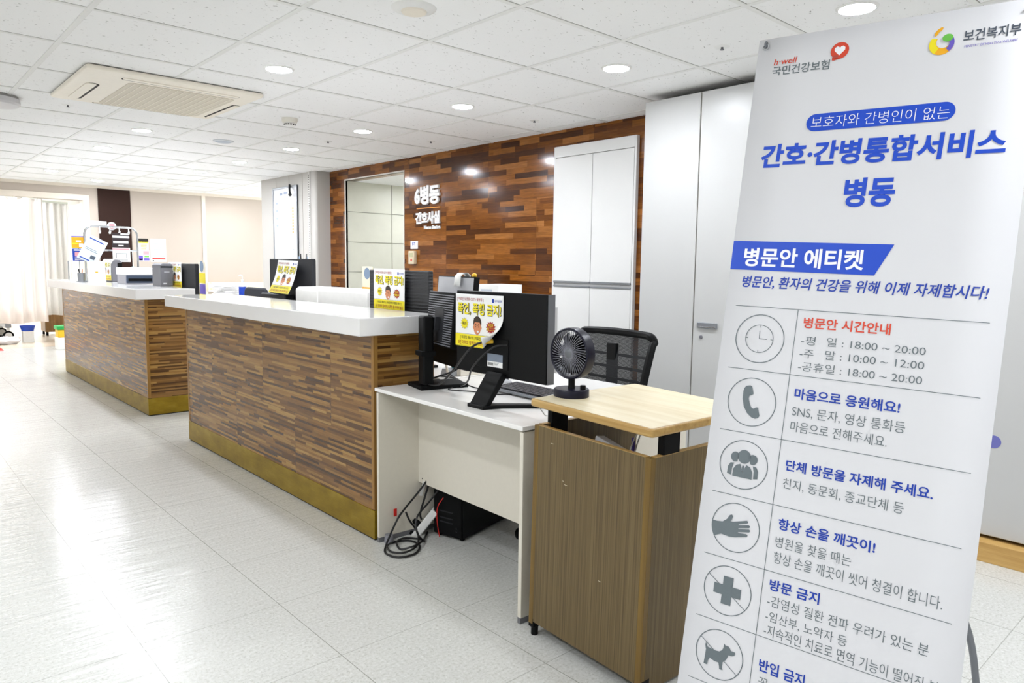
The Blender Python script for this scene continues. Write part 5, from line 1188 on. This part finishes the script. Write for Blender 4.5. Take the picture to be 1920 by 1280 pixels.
BODY = [('-평', 0.1975, 0.2300, 0.7705, 0.7492), ('일 : 18:00 ~ 20:00', 0.2560, 0.4614, 0.7690, 0.7480), ('-주', 0.198, 0.2300, 0.8020, 0.7815), ('말 : 10:00 ~ 12:00', 0.2560, 0.4618, 0.8005, 0.7790), ('-공휴일 : 18:00 ~ 20:00', 0.198, 0.4614, 0.8335, 0.8115),
        ('SNS, 문자, 영상 통화등', 0.1975, 0.4405, 0.9450, 0.9180), ('마음으로 전해주세요.', 0.198, 0.4084, 0.9808, 0.9555), ('친지, 동문회, 종교단체 등', 0.1975, 0.4571, 1.1195, 1.0935),
        ('병원을 찾을 때는', 0.1975, 0.3665, 1.2603, 1.2345), ('항상 손을 깨끗이 씻어 청결이 합니다.', 0.198, 0.5507, 1.2990, 1.2710), ('-감염성 질환 전파 우려가 있는 분', 0.1967, 0.5370, 1.4030, 1.3770),
        ('-임산부, 노약자 등', 0.1968, 0.3792, 1.4395, 1.4145), ('-지속적인 치료로 면역 기능이 떨어진 분', 0.1968, 0.5624, 1.4740, 1.4465), ('꽃', 0.199, 0.2220, 1.5980, 1.5735)]
for s_, a, c, vb, vt in BODY: ink('grey_lettering', [M_GREY], [(0, bx_(s_, -0.004, a, c, vb, vt), 0)])
IC = [0.7665, 0.9255, 1.0830, 1.2405, 1.3985, 1.5585]
def ico(name, k, tris, slash=False):
    L = [(0, ringtri(0.0973, IC[k], 0.0588, 0.0608), 0)]
    if slash: L.append((0, linetri((0.0973 - 0.0505, IC[k] - 0.030), (0.0973 + 0.049, IC[k] + 0.034), 0.0017), 0))
    ink(name, [M_GREY], L + [(0, x, 1) for x in tris])
cy = IC[0]; cx = 0.0968
ico('clock_icon', 0, [ringtri(cx, cy, 0.0335, 0.0350), linetri((cx, cy), (cx - 0.001, cy - 0.020), 0.0015), linetri((cx, cy), (cx + 0.019, cy), 0.0015)] + [linetri((cx + 0.0335 * math.cos(q), cy + 0.0335 * math.sin(q)), (cx + 0.028 * math.cos(q), cy + 0.028 * math.sin(q)), 0.0012) for q in (0, math.pi / 2, math.pi, -math.pi / 2)])
ico('telephone_icon', 1, [fan([(0.0742, 0.9010), (0.0760, 0.8930), (0.0800, 0.8870), (0.0900, 0.8845), (0.0945, 0.8865), (0.1000, 0.9040), (0.0975, 0.9075), (0.0905, 0.9110), (0.0900, 0.9180), (0.0945, 0.9310), (0.1000, 0.9400), (0.1050, 0.9410), (0.1110, 0.9370), (0.1156, 0.9370), (0.1216, 0.9565), (0.1190, 0.9615), (0.1110, 0.9650), (0.1020, 0.9630), (0.0900, 0.9540), (0.0800, 0.9390), (0.0745, 0.9200)])])
c3 = IC[2]
body = lambda x0, x1, vt, vb: fan([(x0, vb), (x0 + 0.001, vb - 0.012), (x0 + 0.006, vt + 0.004), (x0 + 0.012, vt), (x1 - 0.012, vt), (x1 - 0.006, vt + 0.004), (x1 - 0.001, vb - 0.012), (x1, vb)])
ico('people_icon', 2, [fan(circ(0.0975, c3 - 0.020, 0.0165, 0.0170, 26)), fan(circ(0.0755, c3 - 0.0165, 0.0115, 0.0125, 18, R(60), R(320))), fan(circ(0.1195, c3 - 0.0165, 0.0115, 0.0125, 18, R(-140), R(120))),
    fan([(0.0730, c3 + 0.032), (0.0735, c3 + 0.014), (0.0800, c3 + 0.003), (0.0900, c3 - 0.001), (0.0975, c3 + 0.020), (0.1050, c3 - 0.001), (0.1150, c3 + 0.003), (0.1215, c3 + 0.014), (0.1220, c3 + 0.032)]),
    fan([(0.0955, c3 + 0.002), (0.0995, c3 + 0.002), (0.1005, c3 + 0.012), (0.0975, c3 + 0.017), (0.0945, c3 + 0.012)]),
    fan([(0.0590, c3 + 0.028), (0.0595, c3 + 0.010), (0.0650, c3 + 0.000), (0.0735, c3 - 0.001), (0.0700, c3 + 0.012), (0.0695, c3 + 0.030)]), fan([(0.1360, c3 + 0.028), (0.1355, c3 + 0.010), (0.1300, c3 + 0.000), (0.1215, c3 - 0.001), (0.1250, c3 + 0.012), (0.1255, c3 + 0.030)])])
ico('hand_icon', 3, [fan([(0.0380, 1.2350), (0.0500, 1.2350), (0.0640, 1.2330), (0.0740, 1.2240), (0.0800, 1.2130), (0.0850, 1.2105), (0.0885, 1.2135), (0.0870, 1.2220), (0.0830, 1.2290), (0.0900, 1.2275), (0.1237, 1.2165), (0.1275, 1.2185), (0.1262, 1.2225), (0.1050, 1.2300), (0.1050, 1.2325), (0.1300, 1.2262), (0.1335, 1.2285), (0.1322, 1.2328), (0.1055, 1.2395), (0.1055, 1.2420), (0.1320, 1.2362), (0.1350, 1.2390), (0.1332, 1.2432), (0.1058, 1.2490), (0.1055, 1.2512), (0.1270, 1.2492), (0.1300, 1.2518), (0.1282, 1.2560), (0.1000, 1.2640), (0.0850, 1.2660), (0.0640, 1.2640), (0.0470, 1.2720), (0.0410, 1.2580), (0.0382, 1.2470)])])
k4 = IC[4]; q = 0.0125; Q = 0.0345
ico('cross_icon', 4, [fan([(0.0973 + a, k4 + c) for a, c in ((-q, -Q), (q, -Q), (q, -q), (Q, -q), (Q, q), (q, q), (q, Q), (-q, Q), (-q, q), (-Q, q), (-Q, -q), (-q, -q))])], True)
ico('dog_icon', 5, [fan([(0.0590, 1.5405), (0.0610, 1.5440), (0.0640, 1.5320), (0.0632, 1.5420), (0.0650, 1.5485), (0.0690, 1.5495), (0.0880, 1.5515), (0.0975, 1.5500), (0.1035, 1.5450), (0.1062, 1.5385), (0.1071, 1.5268), (0.1105, 1.5310), (0.1189, 1.5306), (0.1230, 1.5350), (0.1252, 1.5393), (0.1362, 1.5392), (0.1368, 1.5425), (0.1350, 1.5476), (0.1297, 1.5506), (0.1206, 1.5516), (0.1185, 1.5580), (0.1165, 1.5640), (0.1085, 1.5730), (0.1085, 1.5865), (0.1115, 1.5920), (0.1023, 1.5925), (0.1015, 1.5870), (0.0985, 1.5774), (0.0878, 1.5775), (0.0800, 1.5755), (0.0750, 1.5735), (0.0715, 1.5820), (0.0706, 1.5925), (0.0615, 1.5925), (0.0625, 1.5750), (0.0632, 1.5560), (0.0610, 1.5495)])], True)
# grommets, hooks and the X stand
for (gu, gv) in ((0.019, 0.0205), (BW - 0.019, 0.0205), (0.019, BH - 0.02), (BW - 0.019, BH - 0.02)):
    b = MB(); b.M = Matrix.Translation(bp(gu, gv, 0.001)); b.lathe([(0.0048, 0.0), (0.0055, 0.0022), (0.0078, 0.0022), (0.009, 0.0)], 24); b.build('grommet', M_CHROME, t)
    b = MB(); s_ = -1 if gv < 1 else 1
    c0 = bp(gu, gv, 0.0); b.tube([(c0[0], c0[1] - s_ * 0.010, -0.012), (c0[0], c0[1] - s_ * 0.012, 0.004), (c0[0], c0[1] - s_ * 0.006, 0.008), (c0[0], c0[1], 0.004), (c0[0], c0[1] + s_ * 0.001, -0.006)], 0.0028, 8); b.build('hook', M_TUBE, t)
for (a, c) in (((0.019, 0.0205), (BW - 0.019, BH - 0.02)), ((BW - 0.019, 0.0205), (0.019, BH - 0.02))):
    P0 = (a[0], -a[1] + 0.010, -0.012); P1 = (c[0], -c[1] - 0.010, -0.012); mid = (0.30, -1.00, -0.060)
    b = MB(); b.tube(smoothpts([P0, mid, P1], 10), 0.0045, 8); b.build('stand_arm', M_TUBE, t)
b = MB(); b.lathe([(0.0, -0.016), (0.028, -0.016), (0.03, 0.0), (0.028, 0.016), (0.0, 0.016)], 24, 'z', (0.30, -1.00, -0.064)); b.build('stand_joint', M_BLACKM, t)
Mi = t.matrix_world.inverted()
def wl(p): return Mi @ Vector(p)
jw = t.matrix_world @ Vector((0.30, -1.00, -0.07))
rear = smoothpts([jw, (2.10, 0.66, 0.58), (2.30, 0.58, 0.26), (2.36, 0.555, 0.06), (2.345, 0.55, 0.016)], 6)
b = MB(); b.tube([wl(p) for p in rear], 0.010, 10); leg_o = b.build('rear_leg', M_TUBE, t)
b = MB(); b.M = Mi @ Matrix.Translation((2.345, 0.55, 0.0)); b.lathe([(0.0, 0.0), (0.016, 0.0), (0.016, 0.028), (0.012, 0.03), (0.0, 0.03)], 16); b.build('rubber_foot', plain('foot_blue', '#242a52', 0.5), leg_o)
for gu in (0.019, BW - 0.019):
    fw = t.matrix_world @ Vector((gu, -BH + 0.01, -0.012)); g_ = (fw.x - 0.015, fw.y, 0.012)
    b = MB(); b.tube([wl(p) for p in (fw, g_)], 0.008, 8); k = b.build('front_foot', M_TUBE, t)
    b = MB(); b.M = Mi @ Matrix.Translation((g_[0], g_[1], 0.0)); b.lathe([(0.0, 0.0), (0.013, 0.0), (0.012, 0.022), (0.0, 0.022)], 14); b.build('rubber_foot', M_BLACKM, k)
# unseen panel lamps added to make the patient room behind the doorway bright
for k, (x, y) in enumerate(((1.3, 12.6), (1.3, 14.9), (2.5, 14.9))):
    t = thing('ward_fill_light', 'added unseen square panel light that brightens the ward', 'ceiling light', (x, y, 2.5), group='added ward fill lights')
    b = MB(); b.box(-0.3, 0.3, -0.3, 0.3, -0.012, 0.0); b.build('frame', M_WHITE, t)
    b = MB(); b.box(-0.28, 0.28, -0.28, 0.28, -0.016, -0.0125); b.build('diffuser', MATS.get('ward_fill_lens') or emit('ward_fill_lens', '#f6faff', 22.0), t)
